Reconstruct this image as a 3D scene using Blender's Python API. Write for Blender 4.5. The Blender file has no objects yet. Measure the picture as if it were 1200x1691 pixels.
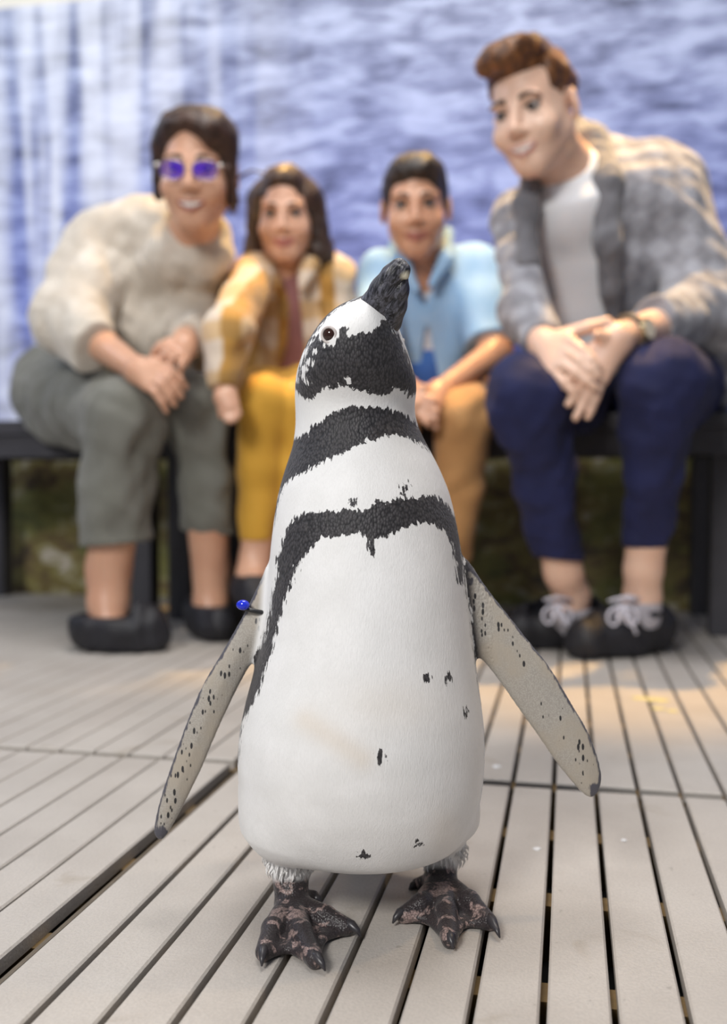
import bpy, math, random
import numpy as np
from mathutils import Matrix, Vector

# ------------------------------------------------------------------ camera
F_PX, CX, CY, HOR = 1640.0, 600.0, 845.5, 787.0      # focal length in px of the 1200x1691 frame, horizon row
H_CAM = 0.345
PITCH = math.atan((CY - HOR) / F_PX)
YAW = math.radians(11.66)
RV = np.array([math.cos(YAW), math.sin(YAW), 0.0])
NV = np.array([-math.sin(YAW), math.cos(YAW), 0.0])
ZV = np.array([0.0, 0.0, 1.0])
FV = NV * math.cos(PITCH) - ZV * math.sin(PITCH)
UV = NV * math.sin(PITCH) + ZV * math.cos(PITCH)
CAM = np.array([0.0, 0.0, H_CAM])

scene = bpy.context.scene
col = scene.collection
cam_data = bpy.data.cameras.new('camera')
cam_data.sensor_fit = 'VERTICAL'
cam_data.sensor_height = 36.0
cam_data.lens = F_PX * 36.0 / 1691.0
cam_data.clip_start = 0.02
cam_data.dof.use_dof = True
cam_data.dof.focus_distance = 0.735
cam_data.dof.aperture_fstop = 3.5
cam = bpy.data.objects.new('camera', cam_data)
m = Matrix.Identity(4)
for i in range(3):
    m[i][0], m[i][1], m[i][2], m[i][3] = RV[i], UV[i], -FV[i], CAM[i]
cam.matrix_world = m
col.objects.link(cam)
scene.camera = cam

# ------------------------------------------------------------------ world, lamps, exposure
scene.view_settings.view_transform = 'Standard'
scene.view_settings.look = 'None'
scene.view_settings.exposure = -0.17
scene.view_settings.gamma = 1.0
scene.view_settings.use_curve_mapping = False
world = bpy.data.worlds.new('world')
scene.world = world
world.use_nodes = True
bg = world.node_tree.nodes['Background']
bg.inputs[0].default_value = (0.74, 0.82, 1.0, 1)
bg.inputs[1].default_value = 0.21

def area(name, loc, target, size, power, color):
    d = bpy.data.lights.new(name, 'AREA')
    d.energy = power; d.color = color; d.size = size; d.shape = 'DISK'
    o = bpy.data.objects.new(name, d)
    o.location = loc
    o.rotation_euler = (Vector(target) - Vector(loc)).to_track_quat('-Z', 'Y').to_euler()
    col.objects.link(o)
    return o

def spot(name, loc, target, power, color, angle=50, blend=0.8, radius=0.05):
    d = bpy.data.lights.new(name, 'SPOT')
    d.energy = power; d.color = color; d.spot_size = math.radians(angle); d.spot_blend = blend
    d.shadow_soft_size = radius
    o = bpy.data.objects.new(name, d)
    o.location = loc
    o.rotation_euler = (Vector(target) - Vector(loc)).to_track_quat('-Z', 'Y').to_euler()
    col.objects.link(o)
    return o

area('ceiling_lamp_key', (-0.9, -1.65, 2.0), (-0.25, 1.9, 0.7), 0.9, 94, (1.0, 0.975, 0.94))
area('ceiling_lamp_over', (-0.3, 1.25, 2.7), (-0.3, 1.40, 0.0), 1.3, 60, (1.0, 0.965, 0.94))
area('ceiling_lamp_cool', (-2.7, 1.6, 2.3), (-1.0, 2.7, 1.0), 0.8, 16, (0.72, 0.82, 1.0))
spot('warm_spot_a', (-0.62, 2.48, 2.6), (-0.66, 2.22, 0.8), 340, (1.0, 0.60, 0.18), 28)
spot('warm_spot_b', (-0.10, 2.48, 2.6), (-0.14, 2.22, 0.8), 260, (1.0, 0.60, 0.18), 24)
spot('warm_spot_c', (0.26, 2.42, 2.6), (0.14, 2.02, 0.9), 380, (1.0, 0.58, 0.17), 22)
spot('warm_spot_deck', (0.9, 1.3, 2.2), (0.06, 0.70, 0.0), 34, (1.0, 0.70, 0.40), 24)

# ------------------------------------------------------------------ helpers: pixels to places
def A(u, v, d):
    return CAM + d * (FV + RV * (u - CX) / F_PX - UV * (v - CY) / F_PX)

def G(u, v, z=0.0):
    r = FV + RV * (u - CX) / F_PX - UV * (v - CY) / F_PX
    return CAM + r * ((z - H_CAM) / r[2])

def proj(P):
    q = P - CAM
    d = q @ FV
    return CX + F_PX * (q @ RV) / d, CY - F_PX * (q @ UV) / d

# ------------------------------------------------------------------ helpers: materials
def new_mat(name):
    mt = bpy.data.materials.new(name)
    mt.use_nodes = True
    nt = mt.node_tree
    return mt, nt, nt.nodes['Principled BSDF']

def nd(nt, kind, **kw):
    n = nt.nodes.new(kind)
    for k, v in kw.items():
        if k.startswith('i_'):
            key = k[2:]
            n.inputs[int(key) if key.isdigit() else key].default_value = v
        else:
            setattr(n, k, v)
    return n

def mth(nt, op, a, b=None, c=None, clamp=False):
    n = nt.nodes.new('ShaderNodeMath'); n.operation = op; n.use_clamp = clamp
    for i, x in enumerate((a, b, c)):
        if x is None: continue
        if isinstance(x, (int, float)): n.inputs[i].default_value = x
        else: nt.links.new(x, n.inputs[i])
    return n.outputs[0]

def mixc(nt, f, a, b, mode='MIX'):
    n = nt.nodes.new('ShaderNodeMix'); n.data_type = 'RGBA'; n.blend_type = mode
    for i, x in ((0, f), (6, a), (7, b)):
        if isinstance(x, (int, float)): n.inputs[i].default_value = x
        elif isinstance(x, tuple): n.inputs[i].default_value = (*x[:3], 1)
        else: nt.links.new(x, n.inputs[i])
    return n.outputs[2]

def coords(nt, scale=(1, 1, 1), loc=(0, 0, 0), rot=(0, 0, 0), out='Object'):
    tc = nt.nodes.new('ShaderNodeTexCoord')
    mp = nt.nodes.new('ShaderNodeMapping')
    mp.inputs['Scale'].default_value = scale
    mp.inputs['Location'].default_value = loc
    mp.inputs['Rotation'].default_value = rot
    nt.links.new(tc.outputs[out], mp.inputs[0])
    return mp.outputs[0]

def along(nt, rot, scale):
    """object coordinates turned first, then stretched"""
    v = coords(nt, rot=rot)
    mp = nt.nodes.new('ShaderNodeMapping'); mp.inputs['Scale'].default_value = scale
    nt.links.new(v, mp.inputs[0])
    return mp.outputs[0]

def noise(nt, vec, scale, detail=3.0, rough=0.55, dist=0.0):
    n = nd(nt, 'ShaderNodeTexNoise')
    n.inputs['Scale'].default_value = scale
    n.inputs['Detail'].default_value = detail
    n.inputs['Roughness'].default_value = rough
    n.inputs['Distortion'].default_value = dist
    nt.links.new(vec, n.inputs['Vector'])
    return n.outputs['Fac']

def voro(nt, vec, scale, feature='F1'):
    n = nd(nt, 'ShaderNodeTexVoronoi', feature=feature)
    n.inputs['Scale'].default_value = scale
    nt.links.new(vec, n.inputs['Vector'])
    return n

def ramp(nt, fac, stops):
    n = nt.nodes.new('ShaderNodeValToRGB')
    e = n.color_ramp.elements
    while len(e) < len(stops): e.new(0.5)
    for el, (p, c) in zip(e, stops):
        el.position = p
        el.color = (*c[:3], 1) if isinstance(c, tuple) else (c, c, c, 1)
    nt.links.new(fac, n.inputs[0])
    return n.outputs[0]

def smooth(nt, fac, lo, hi):
    n = nt.nodes.new('ShaderNodeMapRange'); n.interpolation_type = 'SMOOTHSTEP'
    n.inputs[1].default_value = lo; n.inputs[2].default_value = hi
    nt.links.new(fac, n.inputs[0])
    return n.outputs[0]

def attr(nt, name):
    n = nt.nodes.new('ShaderNodeAttribute'); n.attribute_name = name
    return n.outputs['Fac']

def bump(nt, bsdf, height, strength, dist):
    b = nt.nodes.new('ShaderNodeBump')
    b.inputs['Strength'].default_value = strength
    b.inputs['Distance'].default_value = dist
    nt.links.new(height, b.inputs['Height'])
    nt.links.new(b.outputs[0], bsdf.inputs['Normal'])

def cloth_mat(name, c1, c2, scale=9, rough=0.9, weave=500, wstr=0.3, sheen=0.15, stretch=(1, 1, 1)):
    mt, nt, b = new_mat(name)
    v = coords(nt, stretch)
    f = smooth(nt, noise(nt, v, scale, 4), 0.3, 0.7)
    nt.links.new(mixc(nt, f, c1, c2), b.inputs['Base Color'])
    b.inputs['Roughness'].default_value = rough
    b.inputs['Sheen Weight'].default_value = sheen
    bump(nt, b, noise(nt, v, weave, 2), wstr, 0.002)
    return mt

def plain_mat(name, c, rough=0.5, metal=0.0, scale=60, vary=0.15):
    mt, nt, b = new_mat(name)
    v = coords(nt)
    f = noise(nt, v, scale, 3)
    c2 = tuple(min(1, x * (1 + vary)) for x in c); c1 = tuple(x * (1 - vary) for x in c)
    nt.links.new(mixc(nt, f, c1, c2), b.inputs['Base Color'])
    b.inputs['Roughness'].default_value = rough
    b.inputs['Metallic'].default_value = metal
    return mt

def skin_mat(name, c, lip, cheek):
    mt, nt, b = new_mat(name)
    v = coords(nt)
    f = smooth(nt, noise(nt, v, 14, 3), 0.35, 0.7)
    base = mixc(nt, mth(nt, 'MULTIPLY', f, 0.45), c, cheek)
    base = mixc(nt, attr(nt, 'lip'), base, lip)
    nt.links.new(base, b.inputs['Base Color'])
    b.inputs['Roughness'].default_value = 0.38
    b.inputs['Subsurface Weight'].default_value = 0.12
    b.inputs['Subsurface Radius'].default_value = (0.012, 0.005, 0.003)
    bump(nt, b, noise(nt, v, 400, 2), 0.15, 0.001)
    return mt

def hair_mat(name, c1, c2, stretch=(90, 90, 14)):
    mt, nt, b = new_mat(name)
    v = coords(nt, stretch)
    f = noise(nt, v, 1.0, 4, 0.6, 0.3)
    nt.links.new(mixc(nt, smooth(nt, f, 0.35, 0.7), c1, c2), b.inputs['Base Color'])
    b.inputs['Roughness'].default_value = 0.42
    bump(nt, b, f, 0.7, 0.006)
    return mt

# ------------------------------------------------------------------ helpers: objects
def link(name, mesh, parent=None, mat=None):
    o = bpy.data.objects.new(name, mesh)
    col.objects.link(o)
    if mat is not None and len(mesh.materials) == 0: mesh.materials.append(mat)
    if parent is not None: o.parent = parent
    return o

def empty(name, loc, rz=0.0):
    o = bpy.data.objects.new(name, None)
    o.location = loc; o.rotation_euler = (0, 0, rz); o.empty_display_size = 0.05
    col.objects.link(o)
    return o

def tag(o, label=None, cat=None, group=None, kind=None):
    if label: o['label'] = label
    if cat: o['category'] = cat
    if group: o['group'] = group
    if kind: o['kind'] = kind
    return o

def np_mesh(name, V, Q, smooth_shade=True, attrs=None):
    V = np.asarray(V, np.float32); Q = np.asarray(Q, np.int32)
    me = bpy.data.meshes.new(name)
    n, k = Q.shape
    me.vertices.add(len(V)); me.vertices.foreach_set('co', V.ravel())
    me.loops.add(n * k); me.loops.foreach_set('vertex_index', Q.ravel())
    me.polygons.add(n)
    me.polygons.foreach_set('loop_start', np.arange(n, dtype=np.int32) * k)
    me.polygons.foreach_set('use_smooth', np.full(n, smooth_shade))
    me.update(calc_edges=True)
    me.validate()
    for key, a in (attrs or {}).items():
        at_ = me.attributes.new(key, 'FLOAT', 'POINT')
        at_.data.foreach_set('value', np.asarray(a, np.float32))
    return me

class MB:
    """collects simple solids into one mesh"""
    def __init__(self): self.v = []; self.f = []
    def box(self, lo, hi, ch=0.0):
        x0, y0, z0 = lo; x1, y1, z1 = hi
        b = len(self.v)
        if ch <= 0:
            self.v += [(x0, y0, z0), (x1, y0, z0), (x1, y1, z0), (x0, y1, z0), (x0, y0, z1), (x1, y0, z1), (x1, y1, z1), (x0, y1, z1)]
        else:   # chamfered upper edges
            c = ch
            self.v += [(x0, y0, z0), (x1, y0, z0), (x1, y1, z0), (x0, y1, z0),
                       (x0, y0, z1 - c), (x1, y0, z1 - c), (x1, y1, z1 - c), (x0, y1, z1 - c),
                       (x0 + c, y0 + c, z1), (x1 - c, y0 + c, z1), (x1 - c, y1 - c, z1), (x0 + c, y1 - c, z1)]
            self.f += [(b + 4, b + 5, b + 9, b + 8), (b + 5, b + 6, b + 10, b + 9), (b + 6, b + 7, b + 11, b + 10), (b + 7, b + 4, b + 8, b + 11), (b + 8, b + 9, b + 10, b + 11)]
        self.f += [(b, b + 3, b + 2, b + 1), (b, b + 1, b + 5, b + 4), (b + 1, b + 2, b + 6, b + 5), (b + 2, b + 3, b + 7, b + 6), (b + 3, b, b + 4, b + 7)]
        if ch <= 0: self.f.append((b + 4, b + 5, b + 6, b + 7))
    def tube(self, pts, rad, n=8, closed=False):
        pts = [np.asarray(p, float) for p in pts]
        m_ = len(pts); b = len(self.v)
        ref = None
        for i, p in enumerate(pts):
            if closed: t = pts[(i + 1) % m_] - pts[i - 1]
            else: t = pts[min(i + 1, m_ - 1)] - pts[max(i - 1, 0)]
            t = t / (np.linalg.norm(t) + 1e-12)
            if ref is None: ref = np.array([0, 0, 1.0]) if abs(t[2]) < 0.9 else np.array([1.0, 0, 0])
            s = np.cross(t, ref); s /= np.linalg.norm(s) + 1e-12; w = np.cross(s, t); ref = w
            r = rad[i] if hasattr(rad, '__len__') else rad
            for k in range(n):
                a = 2 * math.pi * k / n
                self.v.append(tuple(p + r * (math.cos(a) * s + math.sin(a) * w)))
        for i in range(m_ if closed else m_ - 1):
            for k in range(n):
                i2 = (i + 1) % m_
                self.f.append((b + i * n + k, b + i * n + (k + 1) % n, b + i2 * n + (k + 1) % n, b + i2 * n + k))
        if not closed:
            self.f.append(tuple(b + k for k in range(n))[::-1])
            self.f.append(tuple(b + (m_ - 1) * n + k for k in range(n)))
    def build(self, name, mat, parent=None, smooth_shade=False, origin=(0, 0, 0)):
        me = bpy.data.meshes.new(name)
        o0 = np.asarray(origin, float)
        me.from_pydata([tuple(np.asarray(p) - o0) for p in self.v], [], self.f)
        if smooth_shade: me.shade_smooth()
        me.update()
        return link(name, me, parent, mat)

# ------------------------------------------------------------------ helpers: implicit solids meshed on a grid
def smin(a, b, k):
    if k <= 0: return np.minimum(a, b)
    hh = np.maximum(k - np.abs(a - b), 0.0) / k
    return np.minimum(a, b) - hh * hh * k * 0.25

def cone_fn(a, b, r1, r2):
    a = np.asarray(a, np.float32); b = np.asarray(b, np.float32)
    ba = b - a; l2 = float(ba @ ba) + 1e-12
    def fn(P):
        pa = P - a
        t = np.clip((pa @ ba) / l2, 0, 1)
        q = pa - t[..., None] * ba
        return np.sqrt((q * q).sum(-1)) - (r1 + (r2 - r1) * t)
    r = max(r1, r2)
    return fn, np.minimum(a, b) - r, np.maximum(a, b) + r

def squash_fn(fn_box, c, axis, s):
    """flatten a solid along an axis through c by the factor s (<1)"""
    fn, lo, hi = fn_box
    axis = np.asarray(axis, np.float32); axis = axis / np.linalg.norm(axis); c = np.asarray(c, np.float32)
    def g(P):
        q = (P - c) @ axis
        return fn(P + (q * (1 / s - 1))[..., None] * axis) * (0.5 + 0.5 * s)
    return g, lo, hi

def ell_fn(c, r, R=None):
    c = np.asarray(c, np.float32); r = np.asarray(r, np.float32)
    M = np.eye(3, dtype=np.float32) if R is None else np.asarray(R, np.float32)   # columns are the axes
    def fn(P):
        q = (P - c) @ M
        k0 = np.sqrt(((q / r) ** 2).sum(-1)); k1 = np.sqrt(((q / (r * r)) ** 2).sum(-1)) + 1e-9
        return k0 * (k0 - 1.0) / k1
    e = np.abs(M) @ r
    return fn, c - e, c + e

def tri_fn(a, b, c, th):
    a, b, c = (np.asarray(x, np.float32) for x in (a, b, c))
    ba, cb, ac = b - a, c - b, a - c
    n = np.cross(ba, ac)
    def d2(P, o, e):
        q = P - o; t = np.clip((q @ e) / float(e @ e), 0, 1); w = q - t[..., None] * e
        return (w * w).sum(-1)
    def fn(P):
        s = np.sign((P - a) @ np.cross(ba, n)) + np.sign((P - b) @ np.cross(cb, n)) + np.sign((P - c) @ np.cross(ac, n))
        edge = np.minimum(np.minimum(d2(P, a, ba), d2(P, b, cb)), d2(P, c, ac))
        face = ((P - a) @ n) ** 2 / float(n @ n)
        return np.sqrt(np.where(s < 2.0, edge, face)) - th
    return fn, np.minimum(np.minimum(a, b), c) - th, np.maximum(np.maximum(a, b), c) + th

class Field:
    def __init__(self, lo, hi, h):
        self.lo = np.asarray(lo, np.float32); self.h = float(h)
        self.n = np.ceil((np.asarray(hi) - self.lo) / h).astype(int) + 1
        self.val = np.full(self.n, 9.0, np.float32)
    def _sl(self, lo, hi):
        i0 = np.clip(np.floor((np.asarray(lo) - self.lo) / self.h).astype(int), 0, self.n)
        i1 = np.clip(np.ceil((np.asarray(hi) - self.lo) / self.h).astype(int) + 1, 0, self.n)
        return tuple(slice(a, b) for a, b in zip(i0, i1))
    def _pts(self, sl):
        ax = [self.lo[i] + self.h * np.arange(sl[i].start, sl[i].stop, dtype=np.float32) for i in range(3)]
        return np.stack(np.meshgrid(*ax, indexing='ij'), -1)
    def add(self, fb, k=0.02):
        fn, lo, hi = fb
        mg = k + 3 * self.h
        sl = self._sl(lo - mg, hi + mg)
        if any(s.stop <= s.start for s in sl): return
        self.val[sl] = smin(self.val[sl], fn(self._pts(sl)), k)
    def cut(self, fb, k=0.01):
        fn, lo, hi = fb
        mg = k + 3 * self.h
        sl = self._sl(lo - mg, hi + mg)
        if any(s.stop <= s.start for s in sl): return
        self.val[sl] = -smin(-self.val[sl], fn(self._pts(sl)), k)
    def cone(self, a, b, r1, r2=None, k=0.02): self.add(cone_fn(a, b, r1, r1 if r2 is None else r2), k)
    def chain(self, pts, rads, k=0.02):
        for i in range(len(pts) - 1): self.cone(pts[i], pts[i + 1], rads[i], rads[i + 1], k)
    def ell(self, c, r, R=None, k=0.02): self.add(ell_fn(c, r, R), k)
    def clip(self, p, n, R):
        """cut away what lies beyond the plane (p, n) within R of p"""
        p = np.asarray(p, np.float32); n = np.asarray(n, np.float32); n = n / np.linalg.norm(n)
        sl = self._sl(p - R, p + R)
        P = self._pts(sl) - p
        d = P @ n
        near = (P * P).sum(-1) < R * R
        self.val[sl] = np.where(near, np.maximum(self.val[sl], d), self.val[sl])
    def warp(self, amp, freq, seed, stretch=(1, 1, 1)):
        """shallow folds: a few crossed waves added to the distance"""
        rs = np.random.RandomState(seed)
        ax = [self.lo[i] + self.h * np.arange(self.n[i], dtype=np.float32) for i in range(3)]
        X, Y, Z = np.meshgrid(*ax, indexing='ij', sparse=True)
        w = 0
        for i in range(5):
            k = rs.randn(3) * np.asarray(stretch); k = k / np.linalg.norm(k) * freq * rs.uniform(0.6, 1.5)
            k2 = rs.randn(3) * freq * 0.3
            w = w + np.sin(k[0] * X + k[1] * Y + k[2] * Z + 1.5 * np.sin(k2[0] * X + k2[1] * Y + k2[2] * Z + rs.rand() * 6) + rs.rand() * 6)
        self.val += (amp / 2.2 * w).astype(np.float32)
    def sample(self, P):
        g = np.clip((np.asarray(P, float) - self.lo) / self.h, 0, self.n - 1.001)
        i = g.astype(int); w = g - i; out = 0
        for a in (0, 1):
            for b in (0, 1):
                for c in (0, 1):
                    out = out + self.val[i[..., 0] + a, i[..., 1] + b, i[..., 2] + c] * (w[..., 0] if a else 1 - w[..., 0]) * (w[..., 1] if b else 1 - w[..., 1]) * (w[..., 2] if c else 1 - w[..., 2])
        return out
    def ray(self, o, d, t0, t1):
        ts = np.arange(t0, t1, self.h * 0.3)
        P = o + ts[:, None] * d
        hit = np.nonzero(self.sample(P) < 0)[0]
        return P[hit[0]] if len(hit) else None
    def mesh(self, relax=2, clean=False):
        v = self.val; h = self.h
        ins = v < 0
        c = np.zeros(np.array(v.shape) - 1, np.int8)
        offs = [(i, j, k) for i in (0, 1) for j in (0, 1) for k in (0, 1)]
        nx, ny, nz = c.shape
        for i, j, k in offs: c += ins[i:i + nx, j:j + ny, k:k + nz]
        I, J, K = np.nonzero((c > 0) & (c < 8))
        idm = np.full(c.shape, -1, np.int32); idm[I, J, K] = np.arange(len(I))
        cv = np.stack([v[I + i, J + j, K + k] for i, j, k in offs], 1)
        acc = np.zeros((len(I), 3)); cnt = np.zeros(len(I))
        O = np.array(offs, float)
        for a in range(8):
            for b in range(a + 1, 8):
                if abs(O[a] - O[b]).sum() != 1: continue
                s = (cv[:, a] < 0) != (cv[:, b] < 0)
                t = np.where(s, cv[:, a] / np.where(s, cv[:, a] - cv[:, b], 1), 0)
                acc += np.where(s[:, None], O[a] + t[:, None] * (O[b] - O[a]), 0); cnt += s
        V = self.lo + h * (np.stack([I, J, K], 1) + acc / cnt[:, None])
        faces = []
        for ax in range(3):
            s0 = [slice(None)] * 3; s1 = [slice(None)] * 3
            s0[ax] = slice(0, -1); s1[ax] = slice(1, None)
            x0 = ins[tuple(s0)]; x1 = ins[tuple(s1)]
            E = np.stack(np.nonzero(x0 != x1), 1)
            o1, o2 = [(1, 2), (2, 0), (0, 1)][ax]
            ok = (E[:, o1] > 0) & (E[:, o2] > 0) & (E[:, o1] < v.shape[o1] - 1) & (E[:, o2] < v.shape[o2] - 1)
            E = E[ok]
            fl = x0[E[:, 0], E[:, 1], E[:, 2]]
            q = []
            for da, db in ((-1, -1), (0, -1), (0, 0), (-1, 0)):
                e = E.copy(); e[:, o1] += da; e[:, o2] += db
                q.append(idm[e[:, 0], e[:, 1], e[:, 2]])
            q = np.stack(q, 1)
            q = np.where(fl[:, None], q, q[:, ::-1])
            faces.append(q)
        Q = np.concatenate(faces)
        Q = Q[(Q >= 0).all(1)]
        if clean:                      # keep only the largest connected piece
            lab = np.arange(len(V)); ea = Q.ravel(); eb = np.roll(Q, -1, 1).ravel()
            for _ in range(400):
                old = lab.copy()
                mn = np.minimum(lab[ea], lab[eb]); np.minimum.at(lab, ea, mn); np.minimum.at(lab, eb, mn); lab = lab[lab]
                if (lab == old).all(): break
            big = np.bincount(lab).argmax(); keep = lab == big
            remap = np.cumsum(keep) - 1
            Q = remap[Q[keep[Q[:, 0]]]]; V = V[keep]
        for _ in range(relax):
            S = np.zeros_like(V); n = np.zeros(len(V))
            for a in range(4):
                x, y = Q[:, a], Q[:, (a + 1) % 4]
                for d in range(3):
                    S[:, d] += np.bincount(x, V[y, d], len(V)) + np.bincount(y, V[x, d], len(V))
                n += np.bincount(x, minlength=len(V)) + np.bincount(y, minlength=len(V))
            V = 0.5 * V + 0.5 * S / np.maximum(n, 1)[:, None]
        return V, Q

def vnormals(V, Q):
    n = np.cross(V[Q[:, 2]] - V[Q[:, 0]], V[Q[:, 3]] - V[Q[:, 1]])
    N = np.zeros_like(V)
    for a in range(4):
        for d in range(3): N[:, d] += np.bincount(Q[:, a], n[:, d], len(V))
    return N / (np.linalg.norm(N, axis=1)[:, None] + 1e-12)

def solid(name, field, mat, parent, relax=2, attrs_fn=None, clean=False):
    """mesh a field whose points are in world space and hang it under parent"""
    V, Q = field.mesh(relax, clean)
    at_ = attrs_fn(V, Q) if attrs_fn else None
    base = np.array(parent.location)
    rz = parent.rotation_euler.z
    W = V - base
    if rz:
        c, s = math.cos(-rz), math.sin(-rz)
        W = np.stack([c * W[:, 0] - s * W[:, 1], s * W[:, 0] + c * W[:, 1], W[:, 2]], 1)
    return link(name, np_mesh(name, W, Q, True, at_), parent, mat)

def box_of(pts, mg):
    p = np.array(pts); return p.min(0) - mg, p.max(0) + mg

def uv_ball(name, c, r, mat, parent, sq=(1, 1, 1), seg=20, ring=12, rot=None):
    V, Fc = [], []
    for i in range(ring + 1):
        th = math.pi * i / ring
        for j in range(seg):
            ph = 2 * math.pi * j / seg
            p = np.array([math.sin(th) * math.cos(ph) * sq[0], math.sin(th) * math.sin(ph) * sq[1], math.cos(th) * sq[2]]) * r
            V.append(p if rot is None else rot @ p)
    for i in range(ring):
        for j in range(seg):
            Fc.append((i * seg + j, i * seg + (j + 1) % seg, (i + 1) * seg + (j + 1) % seg, (i + 1) * seg + j)[::-1])
    base = np.array(parent.location); rz = parent.rotation_euler.z
    me = np_mesh(name, np.array(V), np.array(Fc))
    o = link(name, me, parent, mat)
    q = np.asarray(c) - base
    cs, sn = math.cos(-rz), math.sin(-rz)
    o.location = (cs * q[0] - sn * q[1], sn * q[0] + cs * q[1], q[2])
    o.rotation_euler = (0, 0, -rz)
    return o

def wire(name, pts, rad, mat, parent, closed=False, n=8):
    base = np.array(parent.location); rz = parent.rotation_euler.z
    mb = MB(); mb.tube(pts, rad, n, closed)
    o = mb.build(name, mat, parent, True, base)
    o.rotation_euler = (0, 0, -rz)
    return o

def poly_sd(u, v, pts):
    """signed distance to a polygon, positive inside"""
    p = np.asarray(pts, float); d = np.full(u.shape, 1e9); ins = np.zeros(u.shape, bool)
    for i in range(len(p)):
        a, b = p[i], p[(i + 1) % len(p)]
        e = b - a; wx, wy = u - a[0], v - a[1]
        t = np.clip((wx * e[0] + wy * e[1]) / (e @ e + 1e-9), 0, 1)
        d = np.minimum(d, (wx - t * e[0]) ** 2 + (wy - t * e[1]) ** 2)
        c = (a[1] > v) != (b[1] > v)
        xi = a[0] + (v - a[1]) / (b[1] - a[1] + 1e-12) * e[0]
        ins ^= c & (u < xi)
    return np.where(ins, 1, -1) * np.sqrt(d)


def adopt(o, p):
    """make o a sub-part of the part p (both hang under the same thing)"""
    o.location = Vector(o.location) - Vector(p.location); o.parent = p
    return o


# ================================================================== THE SETTING
def deck_material():
    mt, nt, b = new_mat('deck_board_grey')
    tc = nt.nodes.new('ShaderNodeNewGeometry')
    v = tc.outputs['Position']
    info = nt.nodes.new('ShaderNodeObjectInfo')
    n1 = noise(nt, v, 7, 4, 0.6)
    n2 = noise(nt, v, 420, 2)
    basec = mixc(nt, smooth(nt, n1, 0.3, 0.75), (0.43, 0.393, 0.355), (0.52, 0.482, 0.44))
    basec = mixc(nt, mth(nt, 'MULTIPLY', info.outputs['Random'], 0.35), basec, (0.48, 0.45, 0.41))
    st = smooth(nt, noise(nt, v, 11, 3, 0.6, 0.8), 0.62, 0.74)
    basec = mixc(nt, mth(nt, 'MULTIPLY', st, 0.30), basec, (0.24, 0.18, 0.11))
    sp = smooth(nt, noise(nt, v, 95, 2), 0.70, 0.76)
    basec = mixc(nt, mth(nt, 'MULTIPLY', sp, 0.35), basec, (0.16, 0.14, 0.12))
    basec = mixc(nt, mth(nt, 'MULTIPLY', smooth(nt, n2, 0.35, 0.65), 0.18), basec, (0.25, 0.24, 0.23))
    nt.links.new(basec, b.inputs['Base Color'])
    b.inputs['Roughness'].default_value = 0.46
    h = mth(nt, 'ADD', n2, mth(nt, 'MULTIPLY', noise(nt, v, 60, 3), 0.8))
    bump(nt, b, h, 0.28, 0.0015)
    return mt

M_DECK = deck_material()
M_UNDER = plain_mat('under_deck_dark', (0.012, 0.011, 0.011), 0.9)
M_JOIST = plain_mat('joist_ochre', (0.16, 0.10, 0.035), 0.8, 0, 90, 0.4)
M_RAIL = plain_mat('deck_edge_rail', (0.13, 0.105, 0.075), 0.5, 0.2, 50, 0.4)
M_BENCH = plain_mat('bench_dark_paint', (0.035, 0.034, 0.042), 0.55, 0, 30, 0.25)
M_WHITEWALL = plain_mat('upper_wall_cream', (0.80, 0.76, 0.66), 0.8, 0, 5, 0.03)

# floor: a dark tray with joists, the boards on top are single pieces
fb = MB()
fb.box((-6.0, -0.6, -0.10), (5.0, 3.2, -0.06))
floor = tag(fb.build('floor', M_UNDER), 'pale grey slatted deck of narrow boards over a dark void', None, None, 'structure')

JW = 0.1542
jb = MB()
jb.box((-3.3, -0.013, -0.0609), (2.5, 0.013, -0.013))
y = 0.689 - 5 * JW
first = None
while y < 2.9:
    if first is None:
        first = jb.build('joist', M_JOIST, floor); first.location = (0, y, 0)
    else:
        o = first.copy(); o.location = (0, y, 0); o.parent = floor; col.objects.link(o)
    y += JW

board_cache = {}
def board(x0, x1, y0, y1, dz):
    key = (round(x1 - x0, 4), round(y1 - y0, 3))
    if key not in board_cache:
        w, l = key
        mb = MB(); mb.box((-w / 2, -l / 2, -0.0128), (w / 2, l / 2, 0.0), 0.0016)
        o = mb.build('plank', M_DECK, floor); board_cache[key] = o.data
    else:
        o = link('plank', board_cache[key], floor)
    o.location = ((x0 + x1) / 2, (y0 + y1) / 2, dz)

rnd = random.Random(4)
GAP = 0.0050
PW = 0.0457
x = -0.0594 - 7 * PW + 0.0095            # right of the wide slot
right_edges = []
xx = -0.0594 - 6 * PW
right_edges.append((-0.3795, xx))
while xx < 1.6:
    right_edges.append((xx, xx + PW)); xx += PW
left_edges = []
xx = -0.396
left_edges.append((-0.4415, xx))
xx = -0.4415
while xx > -3.0:
    left_edges.append((xx - 0.0468, xx)); xx -= 0.0468
for (a, b_) in right_edges:
    dz = -rnd.uniform(0, 0.0005)
    board(a + GAP / 2, b_ - GAP / 2, -0.20, 1.107, dz)
    board(a + GAP / 2, b_ - GAP / 2, 1.129, 2.66, -rnd.uniform(0, 0.0005))
for (a, b_) in left_edges:
    dz = -rnd.uniform(0, 0.0005)
    g = 0.0026
    board(a + g / 2, b_ - g / 2, -0.20, 1.1270, dz)
    board(a + g / 2, b_ - g / 2, 1.1450, 2.66, -rnd.uniform(0, 0.0005))
rb = MB(); rb.box((-0.3835, -0.2, -0.030), (-0.3797, 2.66, -0.0035)); rb.box((-0.397, -0.2, -0.0605), (-0.379, 2.66, -0.030))
rb.build('edge_rail', M_RAIL, floor)

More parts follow.
